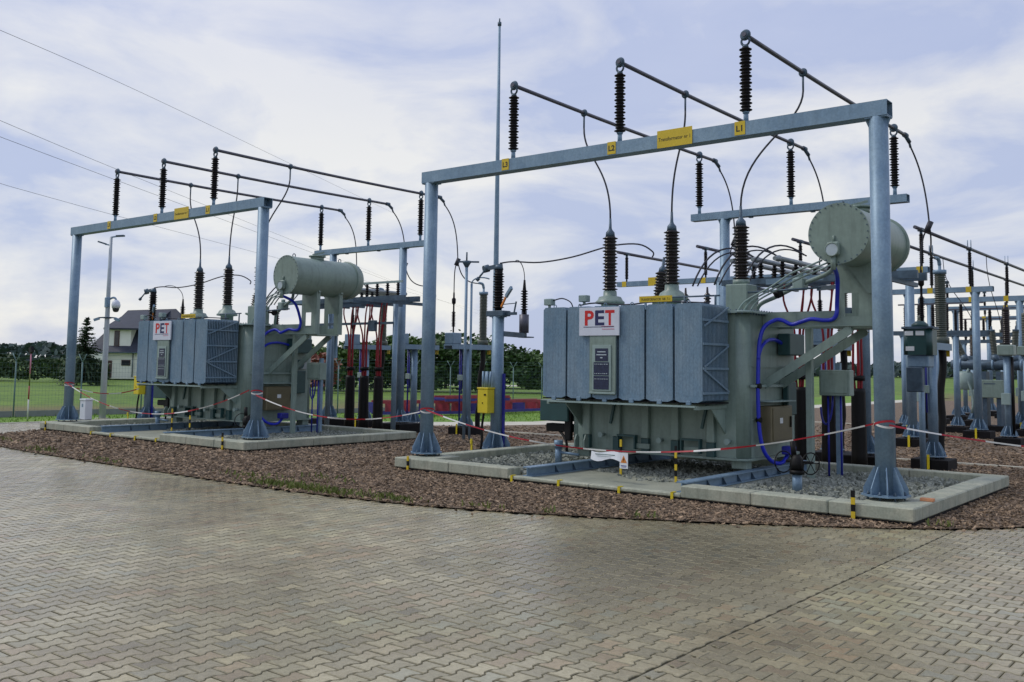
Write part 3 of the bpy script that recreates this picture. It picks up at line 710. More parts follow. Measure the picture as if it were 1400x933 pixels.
# ------------------------------------------------------------------ transformer
t = TR = T('power_transformer', 'transformer', 'big grey-green power transformer standing on rails in the right bay', (4.6, 3.2, .28), 'power transformers',
           'grey-green power transformer standing in the left bay, farther away')
TX0, TX1, TY0, TY1, TZ0, TZ1 = 2.45, 6.65, 2.05, 4.62, .50, 3.36
def rounded(x0, x1, y0, y1, r, n=5):
    p = []
    for cx, cy, a0 in ((x1-r, y0+r, -90), (x1-r, y1-r, 0), (x0+r, y1-r, 90), (x0+r, y0+r, 180)):
        for i in range(n+1): a = R(a0+90*i/n); p.append((cx+r*math.cos(a), cy+r*math.sin(a)))
    return p
def rprism(b, x0, x1, y0, y1, r, z0, z1, n=5):
    P = rounded(x0, x1, y0, y1, r, n); a = [b._p((x, y, z0)) for x, y in P]; c = [b._p((x, y, z1)) for x, y in P]
    b.face(a[::-1]); b.face(c)
    k = len(P)
    for i in range(k):
        sm = (i % (n+1)) != n
        b.face((a[i], a[(i+1) % k], c[(i+1) % k], c[i]), sm)
b = MB(); rprism(b, TX0, TX1, TY0, TY1, .22, TZ0, TZ1); tank = b.build('tank', 'sage', t)
b = MB(); rprism(b, TX0-.10, TX1+.12, TY0-.10, TY1+.10, .26, TZ1+.002, TZ1+.05); b.build('cover_flange', 'sage_l', tank)
b = MB(); rprism(b, TX0-.06, TX1+.06, TY0-.08, TY1+.08, .2, TZ0-.045, TZ0-.002); b.build('base_flange', 'sage', tank)
b = MB()
for i in range(34): x = TX0+.05+(TX1-TX0-.1)*i/33; b.cyl((x, TY0-.055, TZ1-.03), (x, TY0-.055, TZ1+.075), .018, n=6)
for i in range(20): y = TY0+.1+(TY1-TY0-.2)*i/19; b.cyl((TX1+.07, y, TZ1-.03), (TX1+.07, y, TZ1+.075), .018, n=6)
b.build('cover_bolts', 'galv_dark', tank)
b = MB()
for z in (1.25, 2.3): b.box(TX1+.001, TX1+.018, TY0+.26, TY1-.26, z-.012, z+.012)
b.build('weld_seam', 'sage', tank)
for x in (2.95, 3.72, 4.42, 5.12, 5.92):
    b = MB(); b.box(x-.085, x+.085, TY0-.11, TY0-.002, .78, 3.2, .012); b.build('rib', 'sage', tank)
    b = MB(); b.prism([(-.085, 0), (.085, 0), (.085, -.28), (-.085, -.28)], (x, TY0-.105, .775), XA, ZA, YA, .1); b.build('rib_foot', 'teal', tank)
for x in (2.78, 3.02):
    b = MB(); b.prism([(0, 0), (.16, 0), (.16, .16), (.10, .28), (.04, .28), (0, .2)], (x, TY0-.16, .505), (0, -1, 0), ZA, XA, .03); b.build('lifting_lug', 'sage', tank)
for x, dz in ((3.62, 1.05), (5.78, 1.05)):
    b = MB(); b.bar((x-.02, TY0-.14, dz), (x+.10, TY0-.14, dz+.52), .05, .05, (0, 1, 0)); b.build('slotted_bracket', 'teal', tank)
b = MB()
for x, y in ((2.75, 2.25), (6.45, 2.25), (2.75, 4.4), (6.45, 4.4)): b.box(x-.16, x+.16, y-.12, y+.12, .288, .453, .01); b.cyl((x-.1, y-.02, .33), (x+.1, y-.02, .33), .045, n=10)
for x in (4.3, 5.5): b.bar((x-.15, TY0-.12, .62), (x+.25, TY0-.12, .62), .05, .1)
b.build('skid_foot', 'sage', t)
b = MB()
for x in (3.95, 5.45):
    b.box(x-.14, x+.30, TY0-.22, TY0-.1, .80, .84); b.box(x-.14, x-.11, TY0-.22, TY0-.1, .55, .8); b.box(x+.27, x+.30, TY0-.22, TY0-.1, .55, .8)
b.build('jacking_pad', 'teal', tank)
# radiators
RX0, RW = 2.55, .633
RZ0, RZ1 = 1.60, 3.50
def radiator(i, depth=1.06, y0=.85):
    x0 = RX0+RW*i+.024; x1 = x0+RW-.048; b = MB(); c = .05; n = 20
    for k in range(n):
        y = y0+depth*k/(n-1); th = .024
        P = [(x0+.10, RZ0), (x1-.10, RZ0), (x1, RZ0+.040), (x1, RZ1-.05), (x1-c, RZ1), (x0+c, RZ1), (x0, RZ1-.05), (x0, RZ0+.040)]
        b.prism(P, (0, y, 0), XA, ZA, YA, th)
    for x in [x0+.06+j*(x1-x0-.12)/6 for j in range(7)]: b.box(x-.030, x+.030, y0-.0018, y0-.0004, RZ0+.12, RZ1-.10, .0006)
    o = b.build('radiator', 'rad', t)
    b = MB(); xm = (x0+x1)/2
    for z in (RZ0+.09, RZ1-.09): b.cyl((xm, y0+.03, z), (xm, TY0+.02, z), .052, n=10)
    b.build('header_pipe', 'sage', o)
    b = MB(); b.box(x0-.02, x1+.02, y0+.03, y0+depth, RZ0-.03, RZ0-.004); b.box(x0-.021, x0-.003, y0+.06, y0+depth, RZ0+.02, RZ1-.06); b.build('bottom_tray', 'bit', o)
    b = MB(); b.box(xm-.05, xm+.05, y0-.02, y0+.03, RZ0-.05, RZ0+.03, .006); b.build('drain_plug', 'rad', o)
    b = MB(); b.torus((xm, y0+.02, RZ1+.02), YA, .035, .01, 10, 5); b.build('lifting_eye', 'rad', o)
    return o
rads = [radiator(i) for i in range(6)]
xr = RX0+RW*6-.016; b = MB()
for z in (1.78, 2.25, 2.72, 3.18): b.bar((xr+.012, .85, z), (xr+.012, 1.92, z), .02, .045)
for (z0, z1) in ((3.06, 3.46), (2.28, 2.70), (2.22, 1.80)): b.bar((xr+.03, .87, z0), (xr+.03, 1.9, z1), .014, .035)
b.build('side_brace', 'rad', rads[5])
b = MB(); b.bar((2.75, .80, RZ0-.075), (6.2, .80, RZ0-.075), .05, .035); b.build('support_rail', 'sage_l', t)
b = MB()
for x in (2.75, 6.2): b.bar((x, .8, RZ0-.1), (x, TY0, RZ0-.1), .06, .07); b.prism([(0, 0), (0, -.5), (-.6, 0)], (x-.02, TY0, RZ0-.14), YA, ZA, XA, .03)
b.build('support_arm', 'sage', t)
# company sign and rating plates
b = MB(); b.box(3.55, 4.52, .775, .815, 2.89, 3.47, .004); lg = b.build('logo_sign', 'white', t)
for ch, x, m in (('P', 3.79, 'red'), ('E', 4.045, 'navy'), ('T', 4.30, 'red')):
    text_mb(ch, .42, (x, .7745, 3.235), width=.225, bold=.012, **FRONT).build('letter', m, lg)
b = MB(); b.box(3.66, 4.40, .771, .7742, 3.062, 3.074); b.build('underline', 'navy', lg)
b = MB(); b.box(4.10, 4.40, .7705, .7742, 3.078, 3.086); b.box(4.12, 4.41, .7705, .7742, 3.015, 3.030); b.build('small_print', 'pink', lg)
b = MB(); b.box(3.80, 4.43, .79, .83, 1.70, 2.88, .006); npn = b.build('plate_holder', 'sage', t)
b = MB(); b.box(3.88, 4.33, .772, .786, 1.77, 2.70, .003); b.box(3.80, 4.43, .765, .785, 1.71, 1.745, .003); b.build('plate_frame', 'sage_l', npn)
for (x0, x1, z0, z1) in ((3.955, 4.265, 2.37, 2.63), (3.92, 4.285, 2.085, 2.35), (3.92, 4.285, 1.80, 2.07)):
    b = MB(); b.box(x0, x1, .764, .770, z0, z1, .001); pl = b.build('rating_plate', 'plate', npn)
b = MB()
rl = random.Random(9)
for z, w in ((2.56, .10), (2.50, .12), (2.44, .03)): b.box(4.11-w, 4.11+w, .7615, .7636, z-.010, z+.010)
for z in (2.31, 2.12, 2.01): 
    x = 3.94
    while x < 4.24: w = rl.uniform(.015, .05); b.box(x, x+w, .7615, .7636, z-.006, z+.006); x += w+.018
b.build('plate_print', 'glass', npn)
sign(t, 4.94, 5.68, 3.545, 3.665, .86, 'TRANSFORMATOR  NR  T-1', .07, .66, name='name_plate')
b = MB(); b.box(5.05, 5.09, .868, .90, 3.40, 3.56); b.box(5.50, 5.54, .868, .90, 3.40, 3.56); b.build('plate_bracket', 'galv', t)
# small fittings along the top
for x, y, z in ((2.62, 1.0, 3.56), (3.42, 1.15, 3.62)):
    b = MB(); b.box(x-.10, x+.10, y-.08, y+.08, z, z+.14, .012); b.cyl((x, y, z-.06), (x, y, z), .03, n=8); bx = b.build('junction_box', 'sage_l', t)
b = MB(); b.tube(smoothpath([(2.72, 1.0, 3.66), (2.95, 1.0, 3.70), (3.15, 1.02, 3.62), (3.2, 1.05, 3.5)], 4), .014, 6); b.tube(smoothpath([(3.2, 1.3, 3.56), (3.6, 1.3, 3.60), (4.3, 1.4, 3.55), (5.0, 1.5, 3.60), (6.0, 1.8, 3.56)], 4), .016, 6)
b.build('control_cable', 'cable', t)
b = MB(); b.cyl((4.9, 2.25, 3.74), (6.0, 2.25, 3.74), .018, n=8); b.cyl((6.5, 2.5, 3.80), (8.0, 2.5, 3.84), .02, n=8)
for x in (5.2, 5.9): b.cyl((x, 2.25, 3.41), (x, 2.25, 3.74), .022, n=8)
b.build('top_pipe', 'galv_dark', t)
# bushings
def bushing(x, y, zf, z0, z1, kind):
    b = MB()
    if kind == 'dome': b.lathe((x, y, 0), ZA, [(zf-.25, .20), (zf, .20), (zf+.02, .33), (zf+.06, .33), (zf+.09, .29), (zf+.17, .25), (z0-.12, .155), (z0-.02, .15), (z0, .14)], 20)
    else: b.box(x-.24, x+.24, y-.24, y+.24, TZ1+.05, z0-.10, .02); b.cyl((x, y, z0-.10), (x, y, z0), .17, n=16)
    o = b.build('turret', 'sage', t)
    b = MB(); b.lathe((x, y, 0), ZA, sheds(z0, z1, .12, .175, 17, .86), 18); b.build('porcelain', 'porc', o)
    b = MB(); b.lathe((x, y, 0), ZA, [(z1, .11), (z1+.10, .10), (z1+.16, .05), (z1+.20, .035), (z1+.42, .026)], 12); b.build('terminal', 'galv_dark', o)
    return o
BT = {'L3': (3.10, 2.65), 'L2': (4.66, 2.68), 'L1': (6.26, 2.70)}
bushing(*BT['L3'], 3.66, 3.97, 5.20, 'dome'); bushing(*BT['L2'], 3.70, 4.05, 5.22, 'dome'); bushing(*BT['L1'], 3.7, 4.08, 5.20, 'box')
b = MB(); b.lathe((2.86, 4.40, 0), (0.06, .12, 1), [(3.3, .16), (3.86, .16), (3.90, .30), (3.95, .30), (3.97, .15)], 18); nb = b.build('turret', 'sage', t)
p0 = Vector((2.86, 4.40, 0)); ax = Vector((.06, .12, 1)).normalized()
b = MB(); b.lathe(p0, ax, sheds(3.97, 4.62, .12, .17, 9, .9), 16); b.build('porcelain', 'porc', nb)
b = MB(); b.lathe(p0, ax, [(4.62, .10), (4.72, .09), (4.78, .04), (5.0, .028)], 10); b.build('terminal', 'galv_dark', nb)
# conservator
CX, CZ, CR, CY0, CY1 = 8.58, 4.78, .575, 1.87, 4.55
b = MB(); b.lathe((CX, CY0, CZ), YA, [(0, CR-.005), (.03, CR-.005)], 40, True); b.lathe((CX, CY0+.03, CZ), YA, [(0, CR-.03), (CY1-CY0-.42, CR-.03)], 40, False); b.lathe((CX, CY1-.39, CZ), YA, [(0, CR-.03), (0.004, CR+.015), (.03, CR+.015), (.034, CR-.015), (.20, CR-.025), (.30, CR*.86), (.37, CR*.6), (.40, CR*.25)], 40)
cons = b.build('conservator', 'sage', t)
b = MB()
for i in range(28):
    a = 2*math.pi*i/28; b.cyl((CX+(CR-.035)*math.cos(a), CY0-.012, CZ+(CR-.035)*math.sin(a)), (CX+(CR-.035)*math.cos(a), CY0+.0, CZ+(CR-.035)*math.sin(a)), .014, n=6)
b.build('end_bolts', 'galv_dark', cons)
b = MB(); b.box(CX-.20, CX+.04, CY0-.10, CY0-.002, 4.36, 4.62, .03); b.cyl((CX-.08, CY0-.02, 4.62), (CX-.08, CY0-.02, 4.74), .02, n=8); b.build('gauge_housing', 'sage', cons)
b = MB(); b.cyl((CX-.08, CY0-.10, 4.47), (CX-.08, CY0-.135, 4.47), .12, n=20); b.build('gauge_dial', 'glass', cons)
b = MB(); b.torus((CX-.08, CY0-.13, 4.47), YA, .122, .015, 20, 6); b.cyl((CX-.08, CY0-.06, 4.1), (CX-.08, CY0-.06, 4.36), .05, n=8); b.build('gauge_rim', 'sage', cons)
b = MB(); b.cyl((CX, 3.02, CZ+CR-.06), (CX, 3.02, CZ+CR+.04), .20, n=18); b.cyl((CX, 3.02, CZ+CR+.04), (CX, 3.02, CZ+CR+.08), .25, n=18); b.bar((CX-.08, 2.9, CZ+CR+.10), (CX+.1, 3.2, CZ+CR+.2), .04, .05); b.build('top_hatch', 'sage', cons)
b = MB()
for y in (2.15, 3.9): b.torus((CX, y, CZ+CR+.01), XA, .05, .014, 12, 6)
b.build('lifting_eye', 'galv_dark', cons)
# conservator carriers: two upright plates with a square hole, brackets and braces
def plate_hole(y, th):
    b = MB(); o = [(6.66, 3.10), (8.87, 3.10), (8.87, 4.30), (8.17, 4.30), (8.17, 3.40), (6.66, 3.40)]
    hx0, hx1, hz0, hz1 = 8.33, 8.61, 3.29, 3.74
    rect = [(6.66, 8.17, 3.10, 3.40), (8.17, hx0, 3.10, 4.3), (hx1, 8.87, 3.10, 4.3), (hx0, hx1, 3.10, hz0), (hx0, hx1, hz1, 4.3)]
    for (x0, x1, z0, z1) in rect: b.box(x0, x1, y, y+th, z0, z1)
    b.box(6.66, 8.87, y-.07, y-.001, 3.102, 3.115); b.box(8.872, 8.885, y-.07, y+th+.07, 3.10, 4.3)
    return b.build('carrier_plate', 'sage', t)
for y in (2.83, 3.70):
    p = plate_hole(y, .03)
    b = MB(); b.prism([(-.55, -.28), (-.40, 0), (-.22, .22), (0, .0), (0, -.9), (-.12, -.9)], (8.92+.0, y-.06, 4.62), XA, ZA, YA, .02)
    b.prism([(CX-8.95, -.10), (8.95-CX, -.10), (8.95-CX-.02, .02), (.25, -.22), (-.25, -.22), (CX-8.93, .02)], (CX, y-.02, 4.42), XA, ZA, YA, .08); b.build('saddle', 'sage', p)
    b = MB(); b.bar((6.68, y+.02, 1.96), (8.45, y+.02, 3.07), .09, .13, (0, 0, 1)); b.bar((6.68, y-.035, 1.93), (8.45, y-.035, 3.04), .012, .17); b.build('brace', 'sage', p)
b = MB(); b.box(8.10, 8.87, 2.87, 3.69, 3.06, 3.095); b.build('carrier_deck', 'sage', t)
b = MB(); b.box(7.42, 7.55, 3.12, 3.25, .10, 3.09, .01); b.build('support_post', 'sage', t)
b = MB(); b.box(8.62, 8.72, 3.735, 3.80, 2.4, 4.2, .01); b.build('cable_channel', 'galv', t)
# oil pipe with a relay from the conservator to the lid, small valves and fittings
b = MB(); b.tube(smoothpath([(8.35, 2.35, 4.26), (8.15, 2.45, 4.10), (7.55, 2.62, 3.92), (6.95, 2.85, 3.72), (6.45, 3.2, 3.60), (6.30, 3.3, 3.40)], 5), .042, 10); op = b.build('oil_pipe', 'sage', t)
b = MB(); b.box(7.42, 7.66, 2.50, 2.76, 3.82, 4.06, .03); b.cyl((7.54, 2.63, 4.06), (7.54, 2.63, 4.14), .06, n=10); b.build('gas_relay', 'sage_l', op)
b = MB(); b.cyl((7.02, 2.70, 3.75), (7.12, 2.66, 3.78), .085, n=12); b.cyl((7.07, 2.60, 3.76), (7.07, 2.46, 3.76), .03, n=8); b.build('valve', 'black', op)
for x0, z0 in ((8.25, 4.30), (8.38, 4.26), (8.52, 4.24)):
    b = MB(); b.tube(smoothpath([(x0, 1.92, z0), (x0-.25, 1.80, z0-.12), (x0-.65, 1.98, z0-.22), (x0-1.15, 2.2, 3.86), (x0-1.75, 2.38, 3.62), (x0-1.95, 2.42, 3.40)], 4), .018, 7); b.build('small_pipe', 'sage_l', cons)
for x, z in ((3.35, .80), (4.78, .76), (6.3, .82)):
    b = MB(); b.cyl((x, TY0-.002, z), (x, TY0-.14, z), .035, n=10); b.cyl((x, TY0-.14, z), (x, TY0-.16, z), .06, n=10); b.build('sampling_valve', 'sage_l', tank)
b = MB(); b.box(6.672, 6.69, 4.05, 4.3, 2.05, 2.35, .003); b.build('data_plate', 'alu2', tank)
# end wall fittings
b = MB(); b.bar((6.72, 2.15, 1.92), (6.72, 3.65, 1.92), .05, .05); b.bar((6.72, 2.62, 1.64), (6.72, 2.62, 1.92), .03, .03); b.bar((6.72, 3.2, 1.64), (6.72, 3.2, 1.92), .03, .03); b.build('pipe_bracket', 'sage_l', t)
b = MB(); b.box(6.67, 6.92, 2.62, 3.66, .80, 1.52, .015); cab = b.build('control_cabinet', 'olive', t)
b = MB(); b.box(6.64, 6.98, 2.56, 3.72, 1.60, 1.625, .004); b.bar((6.70, 2.7, 1.53), (6.70, 2.7, 1.60), .03, .03); b.build('rain_hood', 'sage_l', cab)
b = MB(); b.box(6.922, 6.934, 2.68, 3.60, .84, 1.48, .006); b.build('door', 'olive', cab)
b = MB(); b.box(6.935, 6.938, 3.00, 3.14, 1.17, 1.28); b.build('label', 'paper', cab)
b = MB(); b.box(6.936, 6.96, 3.5, 3.54, 1.08, 1.30, .004); b.build('handle', 'black', cab)
b = MB(); b.box(6.68, 6.95, 3.5, 4.3, 2.55, 3.0, .02); b.cyl((6.7, 3.9, 2.2), (6.9, 3.9, 2.2), .14, n=14); b.box(6.67, 6.80, 3.75, 4.2, 1.3, 2.0, .02); b.build('relay_box', 'teal', t)
b = MB(); b.tube(smoothpath([(7.04, 3.2, .62), (6.98, 3.0, .40), (6.9, 2.72, .42), (6.82, 2.5, .62), (6.76, 2.42, 1.0), (6.74, 2.40, 1.6), (6.74, 2.42, 2.3), (6.75, 2.47, 2.8), (6.82, 2.55, 3.10), (6.98, 2.72, 3.24), (7.12, 2.76, 3.23), (7.30, 2.76, 3.15), (7.5, 2.76, 3.20), (7.7, 2.77, 3.25), (7.95, 2.77, 3.22), (8.12, 2.77, 3.24), (8.2, 2.76, 3.34), (8.22, 2.74, 3.55), (8.36, 2.4, 4.0), (8.5, 1.80, 4.18)], 5), .040, 10); b.build('hose', 'hose', t)
b = MB(); b.tube(smoothpath([(6.74, 2.41, 2.45), (6.76, 2.52, 2.68), (6.78, 2.75, 2.82), (6.78, 3.1, 2.86), (6.76, 3.5, 2.80), (6.72, 3.75, 2.72)], 5), .036, 10); b.build('hose', 'hose', t)
b = MB()
for (p, q) in (((6.7, 2.41, 1.25), (6.8, 2.41, 1.25)), ((6.7, 2.40, 1.92), (6.8, 2.40, 1.92))): b.cyl(p, q, .055, n=10)
b.build('hose_clip', 'black', t)
b = MB(); b.box(6.95, 7.15, 3.0, 3.3, .55, .72, .02); b.build('hose_end_box', 'cond', t)
# left end: dark green box, black fitting, conduit
b = MB(); b.box(1.60, 2.38, 2.05, 2.48, 1.02, 1.50, .02); lb = b.build('terminal_box', 'teal', t)
b = MB(); b.box(1.70, 2.40, 2.15, 2.4, .78, .96, .02); b.tube(smoothpath([(2.05, 2.2, .8), (2.2, 2.15, .70), (2.32, 2.1, .55), (2.33, 2.1, .3)], 4), .03, 8); b.box(2.25, 2.42, 2.1, 2.22, .6, 1.6, .02); b.build('cable_gland', 'black', lb)
b = MB(); b.cyl((2.28, 1.85, .09), (2.28, 1.85, .46), .075, n=14); b.cyl((2.28, 1.85, .46), (2.28, 1.85, .62), .10, n=14); b.cyl((2.3, 1.85, .36), (2.8, 1.9, .33), .03, n=8); b.build('standpipe', 'galv', t)
# low-voltage bushings on the lid
for i in range(3):
    x = 4.2+i*.55; b = MB(); b.lathe((x, 4.15, 0), ZA, [(3.41, .09), (3.5, .09)]+sheds(3.5, 3.95, .05, .09, 6, .9)+[(3.96, .03), (4.1, .02)], 12); b.build('low_bushing', 'porc', t)

# jumpers from the busbars to the bushings
for k, x in PH.items():
    w = words[k]; bx, by = BT[k]; z1 = 5.60
    b = MB(); b.tube(bez((x, 2.648, ZT-.40), (x+(.02 if k != 'L1' else .0), 2.62, ZT-1.15), (bx+(.0 if k != 'L3' else .02), by, z1+1.25), (bx, by, z1-.02), 18), .021, 8)
    tag(b.build('jumper_cable', 'cable', origin=(bx, by, z1)), f'{w[0]} thin cable hanging from a busbar to a bushing of the right transformer', 'cable', 'jumper cables to the bushings', f'{w[0]} thin cable hanging from a busbar to a bushing of the left transformer')

# drain valve with hand wheel
t = T('drain_valve', 'valve', 'black hand-wheel valve on a blue pipe stub in the right basin gravel', (8.05, 1.1, .08), 'drain valves', 'black hand-wheel valve on a pipe stub in the left basin')
b = MB(); b.cyl((8.05, 1.1, .06), (8.05, 1.1, .40), .085, n=16); b.build('pipe_stub', 'galv', t)
b = MB(); b.cyl((8.05, 1.1, .40), (8.05, 1.1, .47), .13, n=16); b.lathe((8.05, 1.1, 0), ZA, [(.47, .11), (.58, .13), (.68, .10), (.74, .06)], 14); b.cyl((8.0, 1.1, .70), (7.97, 1.1, .98), .05, n=8); b.cyl((7.85, 1.1, .62), (8.35, 1.1, .62), .022, n=8); b.build('valve_body', 'black', t)
b = MB(); b.torus((8.30, 1.1, .60), (1, -.55, 0), .19, .012, 24, 6); b.torus((7.80, 1.1, .60), (1, -.55, 0), .19, .012, 24, 6)
for a in range(3):
    dd = Vector((.48, .88, 0))*math.cos(a*2.1)+Vector((0, 0, 1))*math.sin(a*2.1); c = Vector((8.30, 1.1, .6)); b.cyl(c-dd*.18, c+dd*.18, .008, n=6)
b.build('hand_wheel', 'black', t)

# striped earthing strips
def strip(la, lf, x, y, z0, z1, n, grp='striped earthing strips', dx=.045, name='earthing_strip'):
    b = MB(); h = (z1-z0)/n
    for i in range(n): b.cm = i % 2; b.box(x-dx/2, x+dx/2, y-.012, y+.012, z0+h*i, z0+h*(i+1))
    tag(b.build(name, ['yellow', 'black'], origin=(x, y, z0)), la, 'earthing strip', grp, lf)
strip('yellow and black striped strip behind the warning card of the right transformer', 'left striped strip in front of the left transformer tank', 4.42, 1.02, .09, .80, 5)
strip('yellow and black striped strip standing to the right of the warning card', 'right striped strip in front of the left transformer tank', 5.83, .72, .09, .78, 6)
strip('striped strip at the foot of the right-hand gantry post by the basin corner', 'striped strip at the right post of the left gantry', 9.72, BY0-.02, .02, .44, 4, dx=.06)
strip('striped strip at the foot of the left-hand post of the near gantry', 'striped strip at the left post of the left gantry', .28, BY0-.02, .0, .30, 3, dx=.05)
for i, (x, wd) in enumerate(((3.10, 'first'), (4.22, 'second'), (5.55, 'third'), (6.62, 'last'))):
    b = MB(); b.box(x-.025, x+.025, BY0-.02, BY0-.004, 0.0, .13); b.box(x-.025, x+.025, BY0-.02, BY0+.10, .117, .129)
    tag(b.build('earthing_tab', 'ybox', origin=(x, BY0, .0)), f'{wd} small yellow tab from the left on the sill of the right basin', 'earthing strip', 'yellow tabs on the sill', f'{wd} small yellow tab from the left on the sill of the left basin')

# neutral earthing switch post
t = T('neutral_switch', 'switch', 'blue-grey post with a black insulator on top, behind the left edge of the right bay', (-.65, 3.25, 0), 'neutral earthing posts', 'blue-grey post with an insulator left of the left transformer')
x, y = -.65, 3.25
b = MB(); b.box(x-.62, x+.62, y-.55, y+.55, -.05, .12, .02); b.build('plinth', 'bit', t)
post(t, x, y, .12, 3.50, .155, .40, .42)
b = MB(); b.box(x-.28, x+.28, y-.16, y+.16, 3.502, 3.64, .01); b.bar((x-.42, y+.05, 3.56), (x+.62, y-.05, 3.56), .07, .07); b.bar((x+.55, y-.05, 3.56), (x+.62, y-.05, 3.86), .03, .03); b.bar((x+.1, y, 3.80), (x+.58, y-.03, 3.82), .02, .02); b.build('switch_frame', 'galv_dark', t)
b = MB(); b.lathe((x, y, 0), ZA, [(3.64, .09), (3.70, .09)]+sheds(3.70, 4.62, .10, .15, 14, .88)+[(4.70, .11)], 16); b.build('insulator', 'ins', t)
b = MB(); b.cyl((x, y, 4.70), (x, y, 4.82), .12, .09, 12); b.bar((x-.38, y-.06, 4.74), (x+.10, y, 4.80), .08, .10); b.cyl((x-.42, y-.1, 4.72), (x-.36, y+.02, 4.76), .10, n=10); b.cyl((x-.40, y-.08, 4.70), (x-.56, y-.18, 4.46), .025, n=8); b.cyl((x-.58, y-.2, 4.43), (x-.53, y-.16, 4.50), .05, n=8); b.build('contact', 'galv_dark', t)
b = MB(); b.bar((x+.18, y-.1, 3.74), (x+.46, y-.26, 3.98), .035, .06); b.build('blade', 'orange', t)
b = MB(); b.bar((x+.46, y-.26, 3.98), (x+.74, y-.40, 4.18), .06, .09); b.build('blade_tip', 'galv', t)
b = MB(); b.box(x-.28, x+.06, y-.44, y-.17, 1.06, 1.66, .015); bx = b.build('switch_box', 'ybox', t)
b = MB(); b.box(x-.29, x+.07, y-.45, y-.16, 1.662, 1.70, .005); b.build('box_lid', 'ybox', bx)
b = MB(); b.box(x-.06, x+.0, y-.452, y-.441, 1.5, 1.54); b.box(x-.12, x-.10, y-.452, y-.441, 1.30, 1.33); b.build('box_lock', 'black', bx)
b = MB()
for i in range(4): b.cyl((x-.22+i*.07, y-.30, 1.70), (x-.22+i*.07+(.02 if i % 2 else -.02), y-.27, 2.1), .03, n=8)
b.build('linkage', 'galv', t)
b = MB(); b.bar((x+.20, y+.02, 0.1), (x+.20, y+.02, 2.05), .05, .06, (1, 0, 0)); b.build('conduit', 'cond', t)
b = MB(); b.tube(smoothpath([(x-.22, y-.25, 1.05), (x-.25, y-.28, .7), (x-.23, y-.3, .35), (x-.26, y-.32, .12)], 4), .03, 8); b.build('cable', 'black', t)
b = MB(); b.box(x-.36, x-.31, y-.58, y-.555, .02, .30); b.box(x-.36, x-.31, y-.60, y-.56, .30, .42); b.build('earthing_strip', 'ybox', t)
b = MB(); b.bar((x+.13, y+.05, 3.06), (x-.20, y+1.42, 3.06), .06, .13); b.box(x-.35, x-.0, y+1.28, y+1.52, 3.0, 3.03); b.build('side_arm', 'galv_dark', t)
ax_, ay_ = -.86, 4.60
b = MB(); b.cyl((ax_, ay_, 3.13), (ax_, ay_, 3.62), .13, n=14); b.torus((ax_-.06, ay_, 3.66), (.7, .7, 0), .07, .018, 12, 6); b.torus((ax_+.06, ay_, 3.66), (.7, .7, 0), .07, .018, 12, 6); ar = b.build('arrester_can', 'alu', t)
b = MB(); b.lathe((ax_, ay_, 0), ZA, [(3.62, .04), (3.72, .05)]+sheds(3.72, 4.28, .05, .105, 8, .9)+[(4.38, .04), (4.55, .025)], 12); b.build('arrester', 'ins', ar)
b = MB(); pa = smoothpath([(-.62, 3.25, 4.86), (-.3, 3.4, 4.90), (.4, 3.6, 4.86), (1.2, 3.9, 4.98), (2.1, 4.2, 5.22), (2.75, 4.45, 5.25), (2.98, 4.75, 5.08), (2.97, 4.75, 4.95)], 5)
b.tube(pa, .019, 6); b.tube(bez((-.25, 3.4, 4.89), (-.55, 3.9, 5.1), (ax_+.02, ay_, 4.95), (ax_, ay_, 4.52), 10), .012, 6)
tag(b.build('neutral_cable', 'cable', origin=(-.65, 3.25, 4.86)), 'thin sagging cable from the single post insulator to the right transformer lid', 'cable', 'neutral cables', 'thin cable from the single post insulator to the left transformer lid')

# medium-voltage bridge behind the tank
t = T('busbar_bridge', 'bus bridge', 'steel bridge with grey tubes and small insulators behind the right transformer', (5.9, 7.0, 0), 'medium-voltage bridges', 'steel bridge with grey tubes and small insulators right of the left transformer')
b = MB(); b.bar((4.4, 6.72, 4.42), (8.6, 6.72, 4.42), .10, .18); b.bar((4.4, 7.4, 4.42), (8.6, 7.4, 4.42), .10, .18); b.bar((4.4, 5.6, 4.31), (7.4, 5.6, 4.31), .08, .13)
for x in (4.5, 5.3, 6.2, 7.2, 8.2): b.bar((x, 5.6, 4.28), (x, 8.0, 4.28), .08, .10)
b.build('frame', 'galv_dark', t)
b = MB(); b.bar((6.5, 3.4, 4.08), (7.7, 3.4, 4.12), .07, .11); b.build('cross_beam', 'galv', t)
b = MB(); b.bar((7.6, 3.4, 3.9), (7.6, 5.7, 4.15), .06, .09); b.build('cross_beam', 'galv_dark', t)
for x in (4.55, 7.85):
    b = MB(); b.cyl((x, 7.06, -.1), (x, 7.06, 4.3), .085, n=12); b.build('leg', 'galv', t)
for x in (4.72, 5.26, 5.80):
    b = MB(); b.tube([(x, 5.7, 4.84), (x, 7, 4.84), (x, 9.6, 4.83)], .062, 12); b.cyl((x, 5.7, 4.84), (x, 5.45, 4.82), .08, .05, 12); b.build('tube', 'alu2', t)
    for y in (5.9, 6.7, 7.9):
        b = MB(); b.lathe((x, y, 0), ZA, [(4.37, .05), (4.40, .055)]+sheds(4.40, 4.74, .04, .075, 5, .9)+[(4.78, .05)], 10); b.build('insulator', 'ins', t)
for x, y0 in ((4.9, 4.7), (5.5, 4.6), (6.1, 4.8)):
    b = MB(); b.tube(bez((x-.6, y0-.4, 4.15), (x-.5, y0+.1, 5.1), (x-.1, y0+.5, 5.3), (x+.1, y0+1.4, 4.95), 12), .022, 6); b.tube(bez((x-.5, y0-.35, 4.15), (x-.4, y0+.2, 5.0), (x, y0+.5, 5.15), (x+.16, y0+1.4, 4.92), 12), .018, 6); b.build('flexible_lead', 'cable', t)
